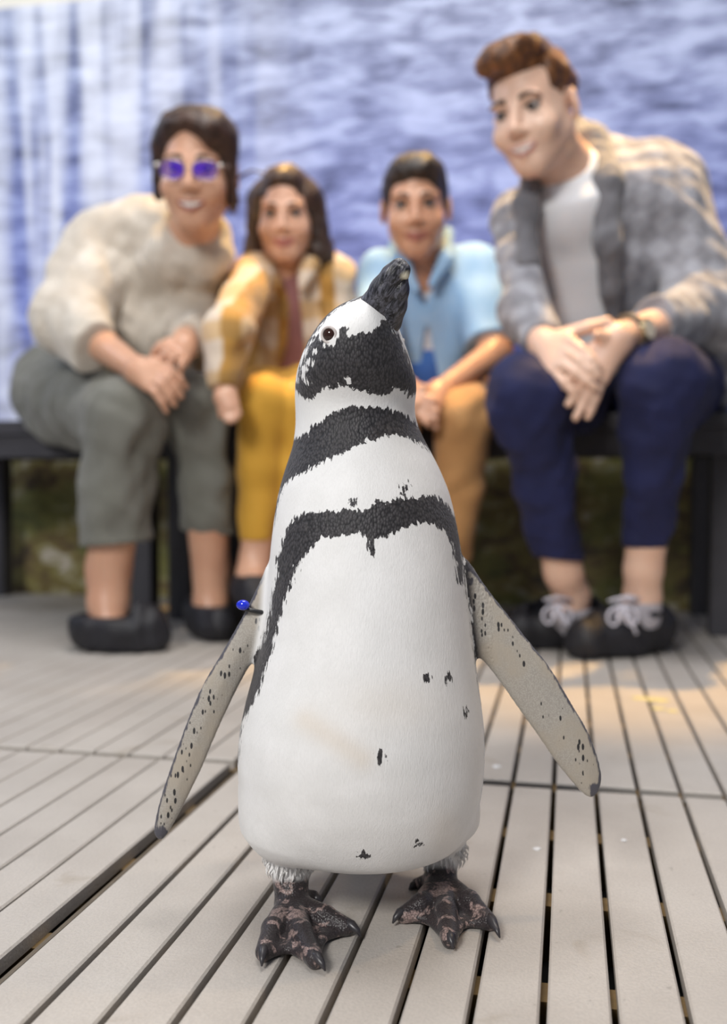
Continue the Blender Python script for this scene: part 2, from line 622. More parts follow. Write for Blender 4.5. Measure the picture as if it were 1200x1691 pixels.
# back wall with the printed mural
def mural_material():
    mt, nt, b = new_mat('mural_water_print')
    gm = nt.nodes.new('ShaderNodeNewGeometry')
    sx = nt.nodes.new('ShaderNodeSeparateXYZ'); nt.links.new(gm.outputs['Position'], sx.inputs[0])
    X, Z = sx.outputs[0], sx.outputs[2]
    mp = nt.nodes.new('ShaderNodeMapping'); mp.inputs['Scale'].default_value = (3.2, 1, 11.0); mp.inputs['Rotation'].default_value = (0, 0.07, 0)
    nt.links.new(gm.outputs['Position'], mp.inputs[0])
    rip = noise(nt, mp.outputs[0], 2.1, 5, 0.62, 0.35)
    mp2 = nt.nodes.new('ShaderNodeMapping'); mp2.inputs['Scale'].default_value = (0.9, 1, 2.2); mp2.inputs['Location'].default_value = (3, 0, 7)
    nt.links.new(gm.outputs['Position'], mp2.inputs[0])
    big = noise(nt, mp2.outputs[0], 1.3, 3)
    f = mth(nt, 'ADD', mth(nt, 'MULTIPLY', rip, 0.95), mth(nt, 'MULTIPLY', big, 0.15))
    water = ramp(nt, f, [(0.36, (0.030, 0.045, 0.17)), (0.46, (0.080, 0.105, 0.36)), (0.57, (0.155, 0.20, 0.57)), (0.72, (0.34, 0.41, 0.82))])
    # printed haze: the sea grows paler and greyer towards the top of the picture
    hz = smooth(nt, Z, 0.55, 1.85)
    pale = ramp(nt, f, [(0.38, (0.060, 0.074, 0.14)), (0.5, (0.19, 0.22, 0.35)), (0.68, (0.44, 0.50, 0.68))])
    c = mixc(nt, hz, water, pale)
    # upright pale streaks on the left: light reflecting off the mural, painted in
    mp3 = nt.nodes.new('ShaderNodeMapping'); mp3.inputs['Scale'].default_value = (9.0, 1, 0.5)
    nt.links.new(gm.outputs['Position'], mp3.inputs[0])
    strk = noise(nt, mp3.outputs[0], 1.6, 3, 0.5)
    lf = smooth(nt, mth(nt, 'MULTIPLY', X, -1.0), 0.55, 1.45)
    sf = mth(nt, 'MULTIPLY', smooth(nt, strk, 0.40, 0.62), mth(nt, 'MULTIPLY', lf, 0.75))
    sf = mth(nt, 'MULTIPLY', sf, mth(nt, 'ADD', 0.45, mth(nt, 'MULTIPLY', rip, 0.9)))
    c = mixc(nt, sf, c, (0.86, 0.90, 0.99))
    # seabed strip along the bottom
    mp4 = nt.nodes.new('ShaderNodeMapping'); mp4.inputs['Scale'].default_value = (1, 1, 1.4)
    nt.links.new(gm.outputs['Position'], mp4.inputs[0])
    r1 = noise(nt, mp4.outputs[0], 12, 4, 0.65, 0.5)
    r2 = noise(nt, mp4.outputs[0], 5, 2)
    rock = ramp(nt, r1, [(0.34, (0.03, 0.025, 0.02)), (0.46, (0.17, 0.12, 0.05)), (0.56, (0.24, 0.21, 0.06)), (0.68, (0.55, 0.50, 0.42))])
    rock = mixc(nt, mth(nt, 'MULTIPLY', smooth(nt, r2, 0.5, 0.62), 0.5), rock, (0.16, 0.19, 0.04))
    zz = mth(nt, 'ADD', Z, mth(nt, 'MULTIPLY', r2, 0.06))
    c = mixc(nt, smooth(nt, zz, 0.44, 0.475), rock, c)
    nt.links.new(c, b.inputs['Base Color'])
    b.inputs['Roughness'].default_value = 0.55
    return mt

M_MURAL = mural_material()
wb = MB(); wb.box((-6.0, 2.752, -0.10), (5.0, 2.85, 2.9))
tag(wb.build('wall_back', M_WHITEWALL), 'cream back wall showing above the blue mural', None, None, 'structure')
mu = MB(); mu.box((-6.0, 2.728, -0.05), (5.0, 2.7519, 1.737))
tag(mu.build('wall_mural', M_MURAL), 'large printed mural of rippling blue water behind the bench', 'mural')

# benches
def bench(x0, x1, label):
    root = empty('bench', ((x0 + x1) / 2, 2.44, 0))
    tag(root, label, 'bench', 'dark benches along the mural')
    oc = np.array(root.location)
    def part(name, lo, hi, ch=0.004):
        mb = MB(); mb.box(lo, hi, ch); return mb.build(name, M_BENCH, root, origin=oc)
    yb = 2.205
    for k in range(4):
        part('seat_board', (x0, yb + k * 0.118, 0.448), (x1, yb + k * 0.118 + 0.112, 0.482))
    part('apron', (x0 + 0.001, 2.215, 0.392), (x1 - 0.001, 2.245, 0.4475), 0)
    part('apron', (x0 + 0.001, 2.635, 0.392), (x1 - 0.001, 2.665, 0.4475), 0)
    for lx in (x0 + 0.002, x1 - 0.054):
        for ly in (2.2455, 2.582):
            part('leg', (lx, ly, 0.0), (lx + 0.052, ly + 0.052, 0.4475), 0)
        part('side_rail', (lx + 0.005, 2.298, 0.392), (lx + 0.045, 2.581, 0.4475), 0)
    return root

bench(-1.645, -0.988, 'dark slatted bench whose end shows at the left edge')
bench(-0.946, 0.356, 'long dark slatted bench under the children and the man')

# droppings on the deck
M_YEL = plain_mat('splash_pale_yellow', (0.55, 0.50, 0.24), 0.6, 0, 40, 0.2)
M_WHI = plain_mat('splash_white', (0.72, 0.72, 0.72), 0.6, 0, 40, 0.1)
def splash(name, spots, mat, label, cat):
    c0 = G(spots[0][0], spots[0][1])
    mb = MB(); n = 14; rr = random.Random(len(spots) + int(spots[0][0]))
    for (u, v, rx, ry) in spots:
        c = G(u, v) - c0
        b0 = len(mb.v)
        for ring, zz in ((1.0, 0.0001), (0.75, 0.0010), (0.3, 0.0014)):
            for k in range(n):
                a = 2 * math.pi * k / n; w = ring * (1 + 0.18 * rr.uniform(-1, 1))
                mb.v.append((c[0] + rx * w * math.cos(a), c[1] + ry * w * math.sin(a), zz))
        for r_ in range(2):
            for k in range(n):
                mb.f.append((b0 + r_ * n + k, b0 + r_ * n + (k + 1) % n, b0 + (r_ + 1) * n + (k + 1) % n, b0 + (r_ + 1) * n + k))
        mb.f.append(tuple(b0 + 2 * n + k for k in range(n)))
    o = mb.build(name, mat, None, True)
    o.location = c0
    tag(o, label, cat)
for sp_, lb_ in (((1058, 1153, 0.014, 0.012), 'pale yellow dropping nearest the man\'s shoes, on its left a board gap'),
                 ((1084, 1156, 0.019, 0.016), 'largest pale yellow dropping on the deck below the man\'s shoes'),
                 ((1088, 1170, 0.010, 0.009), 'small pale yellow dropping just in front of the largest one'),
                 ((1110, 1174, 0.009, 0.008), 'small pale yellow dropping rightmost of the four')):
    splash('dropping', [sp_], M_YEL, lb_, 'dropping')
splash('dropping', [(887, 1402, 0.004, 0.004)], M_WHI, 'small white speck on the deck below the penguin\'s right-hand flipper', 'dropping')
splash('dropping', [(820, 1266, 0.005, 0.005)], M_WHI, 'small white speck on the deck close beside the penguin\'s belly', 'dropping')
splash('dropping', [(1030, 1388, 0.003, 0.003)], M_WHI, 'tiny white speck on the deck nearest the right edge', 'dropping')

# ================================================================== THE PEOPLE
BASIS = np.stack([RV, NV, ZV], 1)
def rot(yaw=0, pitch=0, roll=0):
    """yaw > 0 turns the face to picture right, pitch > 0 looks down, roll > 0 lifts the picture-right side"""
    a, b, c = (math.radians(x) for x in (yaw, pitch, -roll))
    Rz = np.array([[math.cos(a), -math.sin(a), 0], [math.sin(a), math.cos(a), 0], [0, 0, 1]])
    Rx = np.array([[1, 0, 0], [0, math.cos(b), -math.sin(b)], [0, math.sin(b), math.cos(b)]])
    Ry = np.array([[math.cos(c), 0, math.sin(c)], [0, 1, 0], [-math.sin(c), 0, math.cos(c)]])
    return BASIS @ Ry @ Rz @ Rx

def seat_cut(F, g=0.0):
    """clothes and bodies rest on the bench top instead of sinking into it"""
    def fn(P): return np.maximum(P[..., 2] - (.4835 + g), 2.20 - P[..., 1]).astype(np.float32)
    hi_ = F.lo + F.h * F.n
    F.cut((fn, np.array([F.lo[0], 2.19, F.lo[2]]), np.array([hi_[0], hi_[1], .49])), .0)

class Head:
    def __init__(self, c, s, yaw=0, pitch=0, roll=0):
        self.c = np.asarray(c, float); self.s = s; self.R = rot(yaw, pitch, roll)
    def p(self, x, y, z): return self.c + self.s * (self.R @ np.array([x, y, z]))
    def loc(self, P): return ((P - self.c) @ self.R) / self.s
    def ell(self, F, c, r, k=.015): F.add(ell_fn(self.p(*c), np.array(r) * self.s, self.R), k * self.s)
    def cutell(self, F, c, r, k=.008): F.cut(ell_fn(self.p(*c), np.array(r) * self.s, self.R), k * self.s)
    def cone(self, F, a, b, r1, r2, k=.01): F.add(cone_fn(self.p(*a), self.p(*b), r1 * self.s, r2 * self.s), k * self.s)

def build_head(F, H, child=False, smile=1.0, jaw=1.0):
    e = H.ell; c = H.cone
    e(F, (0, .018, .036), (.075, .096, .084))
    e(F, (0, -.028, -.030), (.064, .064, .086), .03)
    c(F, (0, -.02, -.03), (0, -.058, -.094), .054, .026 * jaw, .025)
    for s in (-1, 1):
        c(F, (s * .046 * jaw, .0, -.052), (s * .014, -.062, -.098), .022, .018, .02)
        e(F, (s * .041, -.064, -.037), (.024, .020, .022), .022)          # cheek
        e(F, (s * .030, -.080, .021), (.026, .012, .008), .012)           # brow ridge
        H.cutell(F, (s * .032, -.093, .001), (.019, .012, .0085), .010)   # eye socket
        H.cutell(F, (s * .091, -.045, .014), (.020, .030, .028), .025)     # temple
        ear = rot_local(H, s)
        F.add(ell_fn(H.p(s * .080, .018, -.008), np.array([.007, .019, .031]) * H.s, ear), .006 * H.s)
        F.cut(ell_fn(H.p(s * .0885, .012, -.004), np.array([.0035, .009, .016]) * H.s, ear), .003 * H.s)
        e(F, (s * .0125, -.098, -.037), (.0085, .010, .0075), .006)       # nostril wing
    c(F, (0, -.086, .010), (0, -.108, -.030), .0075, .0110 if not child else .0100, .010)
    e(F, (0, -.105, -.033), (.011, .010, .009), .006)
    # lips
    up = .0060 * smile
    for s in (-1, 1):
        k_ = .72 if child else .9
        c(F, (0, -.0945 + .002 * child, -.0660), (s * .028, -.080, -.0625 + up), .0050 * k_, .0028 * k_, .008)
        c(F, (0, -.0925 + .002 * child, -.0790), (s * .027, -.080, -.0650 + up), .0060 * k_, .0028 * k_, .008)
    H.cutell(F, (0, -.101, -.0715), (.024, .008, .0018 if child else .0050), .004)

def rot_local(H, s):
    a = math.radians(22 * s)
    Rz = np.array([[math.cos(a), -math.sin(a), 0], [math.sin(a), math.cos(a), 0], [0, 0, 1]])
    return H.R @ Rz

def lip_attr(H):
    def fn(V, Q):
        q = H.loc(V)
        zc = -.0715 + .0085 * (q[:, 0] / .028) ** 2
        r = (q[:, 0] / .028) ** 2 + ((q[:, 2] - zc) / .0105) ** 2
        return {'lip': np.clip((1.25 - r) * 2.5, 0, 1) * (q[:, 1] < -.06)}
    return fn

def patch(name, F, H, rows, eps, mat, parent, shrink=0.0):
    """a thin raised ridge lying on the face; rows: list of (x, z, half height) along its length"""
    nw = 7; V = []; d = H.R @ np.array([0, 1.0, 0])
    for x, z, hh in rows:
        for j in range(nw):
            w = -1 + 2 * j / (nw - 1)
            o = H.p(x, -.16, z + hh * w)
            hit = F.ray(o, d, 0.0, .16 * H.s)
            if hit is None: hit = H.p(x, -.08, z + hh * w)
            lift = eps * (1 - abs(w) ** 3) - shrink
            V.append(hit - d * lift)
    Qs = [(i * nw + j, (i + 1) * nw + j, (i + 1) * nw + j + 1, i * nw + j + 1) for i in range(len(rows) - 1) for j in range(nw - 1)]
    V = np.array(V) - np.array(parent.location)
    # close it with a back so it has thickness
    n = len(V); Vb = V + d * 0.003
    Q2 = [(a + n, b + n, c + n, e + n)[::-1] for a, b, c, e in Qs]
    rim = [i * nw for i in range(len(rows))] + [(len(rows) - 1) * nw + j for j in range(1, nw)] + [i * nw + nw - 1 for i in range(len(rows) - 2, -1, -1)] + [j for j in range(nw - 2, 0, -1)]
    Q3 = [(rim[i], rim[i] + n, rim[(i + 1) % len(rim)] + n, rim[(i + 1) % len(rim)]) for i in range(len(rim))]
    return link(name, np_mesh(name, np.concatenate([V, Vb]), np.array(Qs + Q2 + Q3)), parent, mat)

M_SCLERA = plain_mat('eye_white', (0.40, 0.36, 0.34), 0.2, 0, 50, 0.05)
M_IRIS = plain_mat('eye_dark_brown', (0.020, 0.011, 0.008), 0.15, 0, 300, 0.3)
M_TEETH = plain_mat('teeth', (0.80, 0.77, 0.72), 0.3, 0, 80, 0.05)

def face_bits(F, H, parent, brow_mat, smile_teeth=True, squint=1.0, brow_h=.0042, look=(0, 0), lash=True):
    for s in (-1, 1):
        c = H.p(s * .032, -.0735, .0015)
        e = uv_ball('eye', c, .0128 * H.s, M_SCLERA, parent)
        f = -H.R[:, 1]
        adopt(uv_ball('iris', c + f * .0068 * H.s + H.R[:, 0] * look[0] * H.s + H.R[:, 2] * look[1] * H.s, .0082 * H.s, M_IRIS, parent), e)
        rows = [(s * (.014 + .038 * t), .0205 + .0075 * math.sin(math.pi * (t * .8 + .1)) - .004 * t, brow_h * (1 - .55 * t) * (.7 + .6 * math.sin(math.pi * min(1, t + .25)))) for t in np.linspace(0, 1, 9)]
        if s < 0: rows = rows[::-1]
        patch('eyebrow', F, H, rows, .0028, brow_mat, parent)
        if lash:
            rows = [(s * (.019 + .028 * t), .0085 * squint + .0035 * math.sin(math.pi * t) - .0015, .0016) for t in np.linspace(0, 1, 7)]
            rows = [(x_, z_ - .001, .0026) for x_, z_, h_ in rows]
            if s < 0: rows = rows[::-1]
            patch('lash_line', F, H, rows, .0048, brow_mat, parent)
    if smile_teeth:
        rows = [(x, -.0700 + .0070 * (x / .024) ** 2, .0050 * max(.12, 1 - (x / .0245) ** 2)) for x in np.linspace(-.023, .023, 13)]
        patch('teeth', F, H, rows, .0030, M_TEETH, parent)

def hand(F, W, K1, K4, tips, thumb, rf=.0088, bend=(0, 0, 0), wr=.024, thumb_root=None, k=.003):
    """W wrist, K1..K4 first and last knuckle, four finger tips, thumb tip"""
    W, K1, K4 = map(np.asarray, (W, K1, K4)); bend = np.asarray(bend, float)
    ks = [K1 + (K4 - K1) * t for t in (0, .34, .67, 1)]
    for i, kk in enumerate(ks):
        wq = W + (kk - W) * .12
        F.cone(wq, kk, wr * .82, rf * 1.35, .014)
    for i, (kk, tp) in enumerate(zip(ks, tips)):
        tp = np.asarray(tp); r = rf * (1, 1.03, .98, .86)[i]
        m1 = kk + (tp - kk) * .45 + bend * (.9, 1, 1, .8)[i]
        m2 = kk + (tp - kk) * .78 + bend * .65
        F.chain([kk, m1, m2, tp], [r * 1.12, r * 1.02, r * .92, r * .78], k)
    th = np.asarray(thumb)
    t0 = W + (K1 - W) * .35 if thumb_root is None else np.asarray(thumb_root)
    t1 = t0 + (th - t0) * .55 + bend * .5
    F.chain([t0, t1, th], [rf * 1.55, rf * 1.2, rf * .9], .006)

def prism_fn(poly, d0, d1):
    p = np.array(poly, float)
    pts = [A(u, v, d) for u, v in poly for d in (d0, d1)]
    lo_, hi_ = box_of(pts, 0)
    def fn(P):
        q = P - CAM; d = q @ FV
        u = CX + F_PX * (q @ RV) / d; v = CY - F_PX * (q @ UV) / d
        s = -poly_sd(u, v, poly) * d / F_PX
        return np.maximum(np.maximum(s, d - d1), d0 - d).astype(np.float32)
    return fn, lo_, hi_

def shoe_field(heel, toe, r_heel, r_toe, top, h=.0045, seed=1, lift=0.0, wr=.0034):
    """a loose fabric shoe cover: heel and toe are ground points, top the ankle opening"""
    heel = np.asarray(heel, float); toe = np.asarray(toe, float)
    l_, h_ = box_of([heel, toe, top], .11)
    f = Field(l_, h_, h)
    up = ZV
    hz = heel + up * (lift + r_heel * .92); tz = toe + up * (lift + r_toe * .85); md = heel * .45 + toe * .55 + up * (lift + r_heel * .80)
    f.chain([hz, md, tz], [r_heel, r_heel * 1.02, r_toe], .03)
    f.cone(hz * .75 + md * .25, np.asarray(top) + up * .02, r_heel * 1.0, r_heel * .80, .04)
    f.cone(md, np.asarray(top) * .5 + md * .5, r_heel * .85, r_heel * .62, .04)
    f.warp(wr, 95, seed)
    f.clip(np.asarray(top), up, .09)
    f.clip(np.array([heel[0], heel[1], heel[2] + lift + .0015]) * .5 + np.array([toe[0], toe[1], toe[2] + lift + .0015]) * .5, -up, .28)
    return f

M_COVER = cloth_mat('shoe_cover_black', (0.007, 0.007, 0.010), (0.014, 0.014, 0.020), 18, 0.6, 700, 0.2, 0.0)

# ------------------------------------------------------------------ woman in the cream sweater
def woman():
    base = G(190, 1060); base[2] = 0
    P = empty('person', tuple(base))
    tag(P, 'woman in cream sweater and grey cropped trousers wearing glasses with purple reflections painted into the lenses, hands on knees', 'person', 'family on the bench')
    skin = skin_mat('skin_woman', (0.60, 0.34, 0.225), (0.36, 0.11, 0.09), (0.50, 0.25, 0.16))
    H = Head(A(325, 284, 2.06), .985, 0, 13, -1)
    F = Field(*box_of([A(40, 200, 2.1), A(40, 1090, 2.1), A(420, 200, 2.0), A(420, 1080, 2.2), A(60, 640, 2.62), A(300, 640, 1.86)], .05), .0042)
    build_head(F, H, False, 1.0, .92)
    neck = A(318, 395, 2.18)
    F.cone(H.p(0, .015, -.06), neck, .050, .052, .03)
    F.cone(neck, A(255, 560, 2.40), .055, .085, .03)
    F.cone(A(200, 415, 2.28), A(345, 430, 2.25), .04, .036, .03)
    F.cone(A(255, 560, 2.40), A(170, 650, 2.5), .085, .09, .05)
    F.chain([A(165, 410, 2.25), A(112, 530, 2.12), A(226, 611, 1.95)], [.05, .042, .025], .02)
    F.chain([A(328, 432, 2.28), A(313, 538, 2.24), A(302, 573, 1.995)], [.036, .032, .025], .02)
    F.chain([A(115, 655, 2.5), A(207, 694, 2.0), A(180, 985, 2.0)], [.085, .048, .036], .03)
    F.chain([A(235, 650, 2.5), A(325, 674, 2.09), A(347, 985, 2.13)], [.08, .044, .031], .03)
    F.chain([A(187, 850, 1.99), A(178, 940, 2.02), A(178, 1000, 2.0), A(182, 1040, 1.97)], [.045, .041, .036, .03], .02)
    F.chain([A(345, 850, 2.1), A(350, 940, 2.15), A(347, 1000, 2.13), A(350, 1022, 2.11)], [.04, .036, .031, .028], .02)
    hand(F, A(226, 611, 1.945), A(264, 606, 1.925), A(242, 637, 1.915), [A(306, 640, 1.93), A(299, 655, 1.915), A(288, 668, 1.91), A(275, 680, 1.91)], A(262, 596, 1.95), .0090, A(300, 600, 1.90) - A(300, 610, 1.92), .027)
    hand(F, A(302, 573, 1.99), A(278, 571, 1.975), A(304, 597, 1.965), [A(252, 590, 1.965), A(263, 602, 1.95), A(278, 611, 1.945), A(298, 617, 1.945)], A(262, 574, 1.985), .0090, A(300, 590, 1.945) - A(300, 600, 1.965), .027)
    seat_cut(F, .004)
    solid('body', F, skin, P, 2, lip_attr(H))
    brow = plain_mat('brow_woman', (0.030, 0.016, 0.010), 0.7)
    face_bits(F, H, P, brow, True, .8)
    # hair: side-parted, drawn back, ends at the jaw
    hm = hair_mat('hair_woman', (0.018, 0.008, 0.006), (0.075, 0.034, 0.020))
    f = Field(*box_of([H.p(-.14, -.14, -.14), H.p(.15, .15, .16), H.p(.14, -.14, -.14), H.p(-.14, .15, .16)], .01), .0035)
    H.ell(f, (0, .026, .040), (.084, .098, .088))
    H.ell(f, (-.02, -.01, .083), (.055, .07, .042), .03)
    H.ell(f, (.030, -.022, .078), (.054, .070, .045), .03)
    H.cone(f, (-.072, -.012, .05), (-.080, -.010, -.050), .020, .012, .03)
    H.cone(f, (.066, -.028, .06), (.076, -.014, -.056), .021, .011, .03)
    H.cone(f, (.076, -.014, -.056), (.074, .0, -.080), .011, .005, .02)
    H.ell(f, (0, .075, -.03), (.066, .045, .070), .03)
    H.cutell(f, (-.004, -.105, -.045), (.068, .078, .110), .012)
    H.cutell(f, (-.018, -.112, .026), (.046, .062, .066), .02)
    f.warp(.0010, 160, 5, (1, 1, .3))
    hair = solid('hair', f, hm, P, 1)
    wire('stray_lock', [H.p(.085, .01, -.01), H.p(.115, .0, .005), H.p(.15, .0, -.002), H.p(.175, .0, -.012)], [.004, .0025, .0016, .0008], hm, P)
    # glasses
    gm = plain_mat('glasses_frame_gold', (0.55, 0.45, 0.36), 0.25, 0.8)
    lm, nt, b = new_mat('glasses_lens_painted_reflection')  # purple reflections on the lenses are put into their base colour
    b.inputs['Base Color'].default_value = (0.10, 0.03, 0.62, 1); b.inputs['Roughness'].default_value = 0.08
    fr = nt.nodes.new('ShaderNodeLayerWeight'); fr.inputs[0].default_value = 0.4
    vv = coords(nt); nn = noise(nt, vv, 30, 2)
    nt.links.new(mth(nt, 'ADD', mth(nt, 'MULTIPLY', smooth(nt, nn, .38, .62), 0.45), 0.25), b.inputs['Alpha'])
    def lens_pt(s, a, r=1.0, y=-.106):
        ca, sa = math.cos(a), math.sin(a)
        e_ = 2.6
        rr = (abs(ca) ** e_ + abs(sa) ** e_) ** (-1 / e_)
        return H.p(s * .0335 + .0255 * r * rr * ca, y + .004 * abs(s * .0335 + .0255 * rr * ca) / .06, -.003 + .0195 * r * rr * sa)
    mb = MB()
    for s in (-1, 1):
        mb.tube([lens_pt(s, a) for a in np.linspace(0, 2 * math.pi, 29)[:-1]], .0013, 6, True)
        mb.tube([H.p(s * .061, -.102, .006), H.p(s * .074, -.085, .007), H.p(s * .083, .0, .006)], .0015, 6)
    mb.tube([H.p(-.009, -.107, .0), H.p(0, -.1095, .003), H.p(.009, -.107, .0)], .0014, 6)
    gl = mb.build('glasses', gm, P, True, base); gl['label'] = 'thin gold rimmed glasses'
    hingem = plain_mat('hinge_bright', (0.8, 0.78, 0.75), 0.15, 0.6)
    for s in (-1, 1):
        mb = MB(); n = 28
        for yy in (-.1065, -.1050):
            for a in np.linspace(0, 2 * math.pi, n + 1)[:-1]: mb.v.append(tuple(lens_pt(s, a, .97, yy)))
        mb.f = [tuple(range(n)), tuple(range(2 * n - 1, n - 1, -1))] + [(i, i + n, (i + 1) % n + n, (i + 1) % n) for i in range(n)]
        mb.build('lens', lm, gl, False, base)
        adopt(uv_ball('hinge', H.p(s * .0635, -.101, .006), .0046 * H.s, hingem, P), gl)
    # sweater
    sm, nt, b = new_mat('sweater_cream')
    v = coords(nt); 
    rib = nd(nt, 'ShaderNodeTexWave', i_Scale=90.0, i_Distortion=1.5); nt.links.new(v, rib.inputs[0])
    blot = noise(nt, v, 14, 3, .6, .4)
    nt.links.new(mixc(nt, smooth(nt, blot, .35, .7), (0.52, 0.46, 0.385), (0.68, 0.63, 0.555)), b.inputs['Base Color'])
    b.inputs['Roughness'].default_value = .95; b.inputs['Sheen Weight'].default_value = .3
    bump(nt, b, mth(nt, 'ADD', mth(nt, 'MULTIPLY', rib.outputs['Fac'], .4), noise(nt, v, 220, 2)), .5, .003)
    f = Field(*box_of([A(30, 330, 2.1), A(420, 330, 2.1), A(30, 620, 2.5), A(400, 620, 2.0)], .09), .005)
    f.add(squash_fn(cone_fn(A(275, 445, 2.28), A(252, 555, 2.37), .148, .150), A(262, 500, 2.3), NV, .8), .03)
    f.cone(A(178, 405, 2.25), A(338, 422, 2.26), .072, .054, .06)
    f.cone(A(250, 385, 2.23), A(325, 402, 2.20), .078, .068, .05)
    f.cone(A(278, 424, 2.18), A(332, 426, 2.175), .060, .054, .04)
    f.chain([A(162, 410, 2.25), A(114, 520, 2.12)], [.078, .076], .05)
    f.chain([A(112, 525, 2.12), A(160, 577, 2.02)], [.074, .050], .03)
    f.chain([A(328, 430, 2.28), A(312, 535, 2.24), A(308, 562, 2.08)], [.052, .044, .036], .03)
    f.cone(A(238, 560, 2.28), A(300, 560, 2.24), .08, .075, .05)
    f.warp(.0055, 38, 3, (1, 1, .6)); f.warp(.0022, 110, 13)
    f.clip(A(158, 577, 2.02), A(226, 611, 1.95) - A(112, 525, 2.12), .085)
    f.clip(A(308, 562, 2.08), A(302, 573, 1.995) - A(312, 535, 2.24), .05)
    f.cut(ell_fn(A(320, 362, 2.13), (.056, .080, .034), BASIS), .012)
    f.cut(cone_fn(A(422, 452, 2.31), A(376, 547, 1.99), .064, .058), .004)      # pressed in by the girl's sleeve
    seat_cut(f)
    solid('sweater', f, sm, P, 1)
    # trousers
    tm = cloth_mat('trousers_grey_green', (0.125, 0.125, 0.105), (0.165, 0.165, 0.145), 12, .9, 900, .25)
    f = Field(*box_of([A(30, 560, 2.4), A(420, 910, 2.1), A(30, 700, 2.6), A(300, 650, 1.86), A(130, 920, 1.9), A(400, 900, 2.2)], .08), .005)
    f.cone(A(110, 640, 2.52), A(245, 635, 2.50), .120, .115, .05)
    f.cone(A(112, 655, 2.49), A(207, 690, 1.99), .128, .078, .04)
    f.cone(A(238, 650, 2.48), A(321, 672, 2.08), .112, .070, .03)
    f.chain([A(205, 695, 1.985), A(194, 800, 2.0), A(192, 912, 2.0)], [.077, .066, .070], .03)
    f.chain([A(321, 675, 2.08), A(334, 790, 2.1), A(343, 900, 2.13)], [.069, .056, .054], .02)
    f.warp(.0062, 46, 8, (1.2, 1.2, .35)); f.warp(.0022, 110, 18)
    f.clip(A(192, 897, 2.0), -ZV + RV * .08, .11)
    f.clip(A(345, 880, 2.13), -ZV - RV * .08, .10)
    seat_cut(f)
    solid('trousers', f, tm, P, 1, None, True)
    # shoe covers
    f = shoe_field(G(165, 1071), G(250, 1074), .056, .043, A(180, 1014, 2.0), .0045, 3)
    solid('shoe_cover', f, M_COVER, P, 1)
    f = shoe_field(G(348, 1044), G(362, 1058), .050, .042, A(348, 998, 2.13), .0045, 4)
    solid('shoe_cover', f, M_COVER, P, 1)

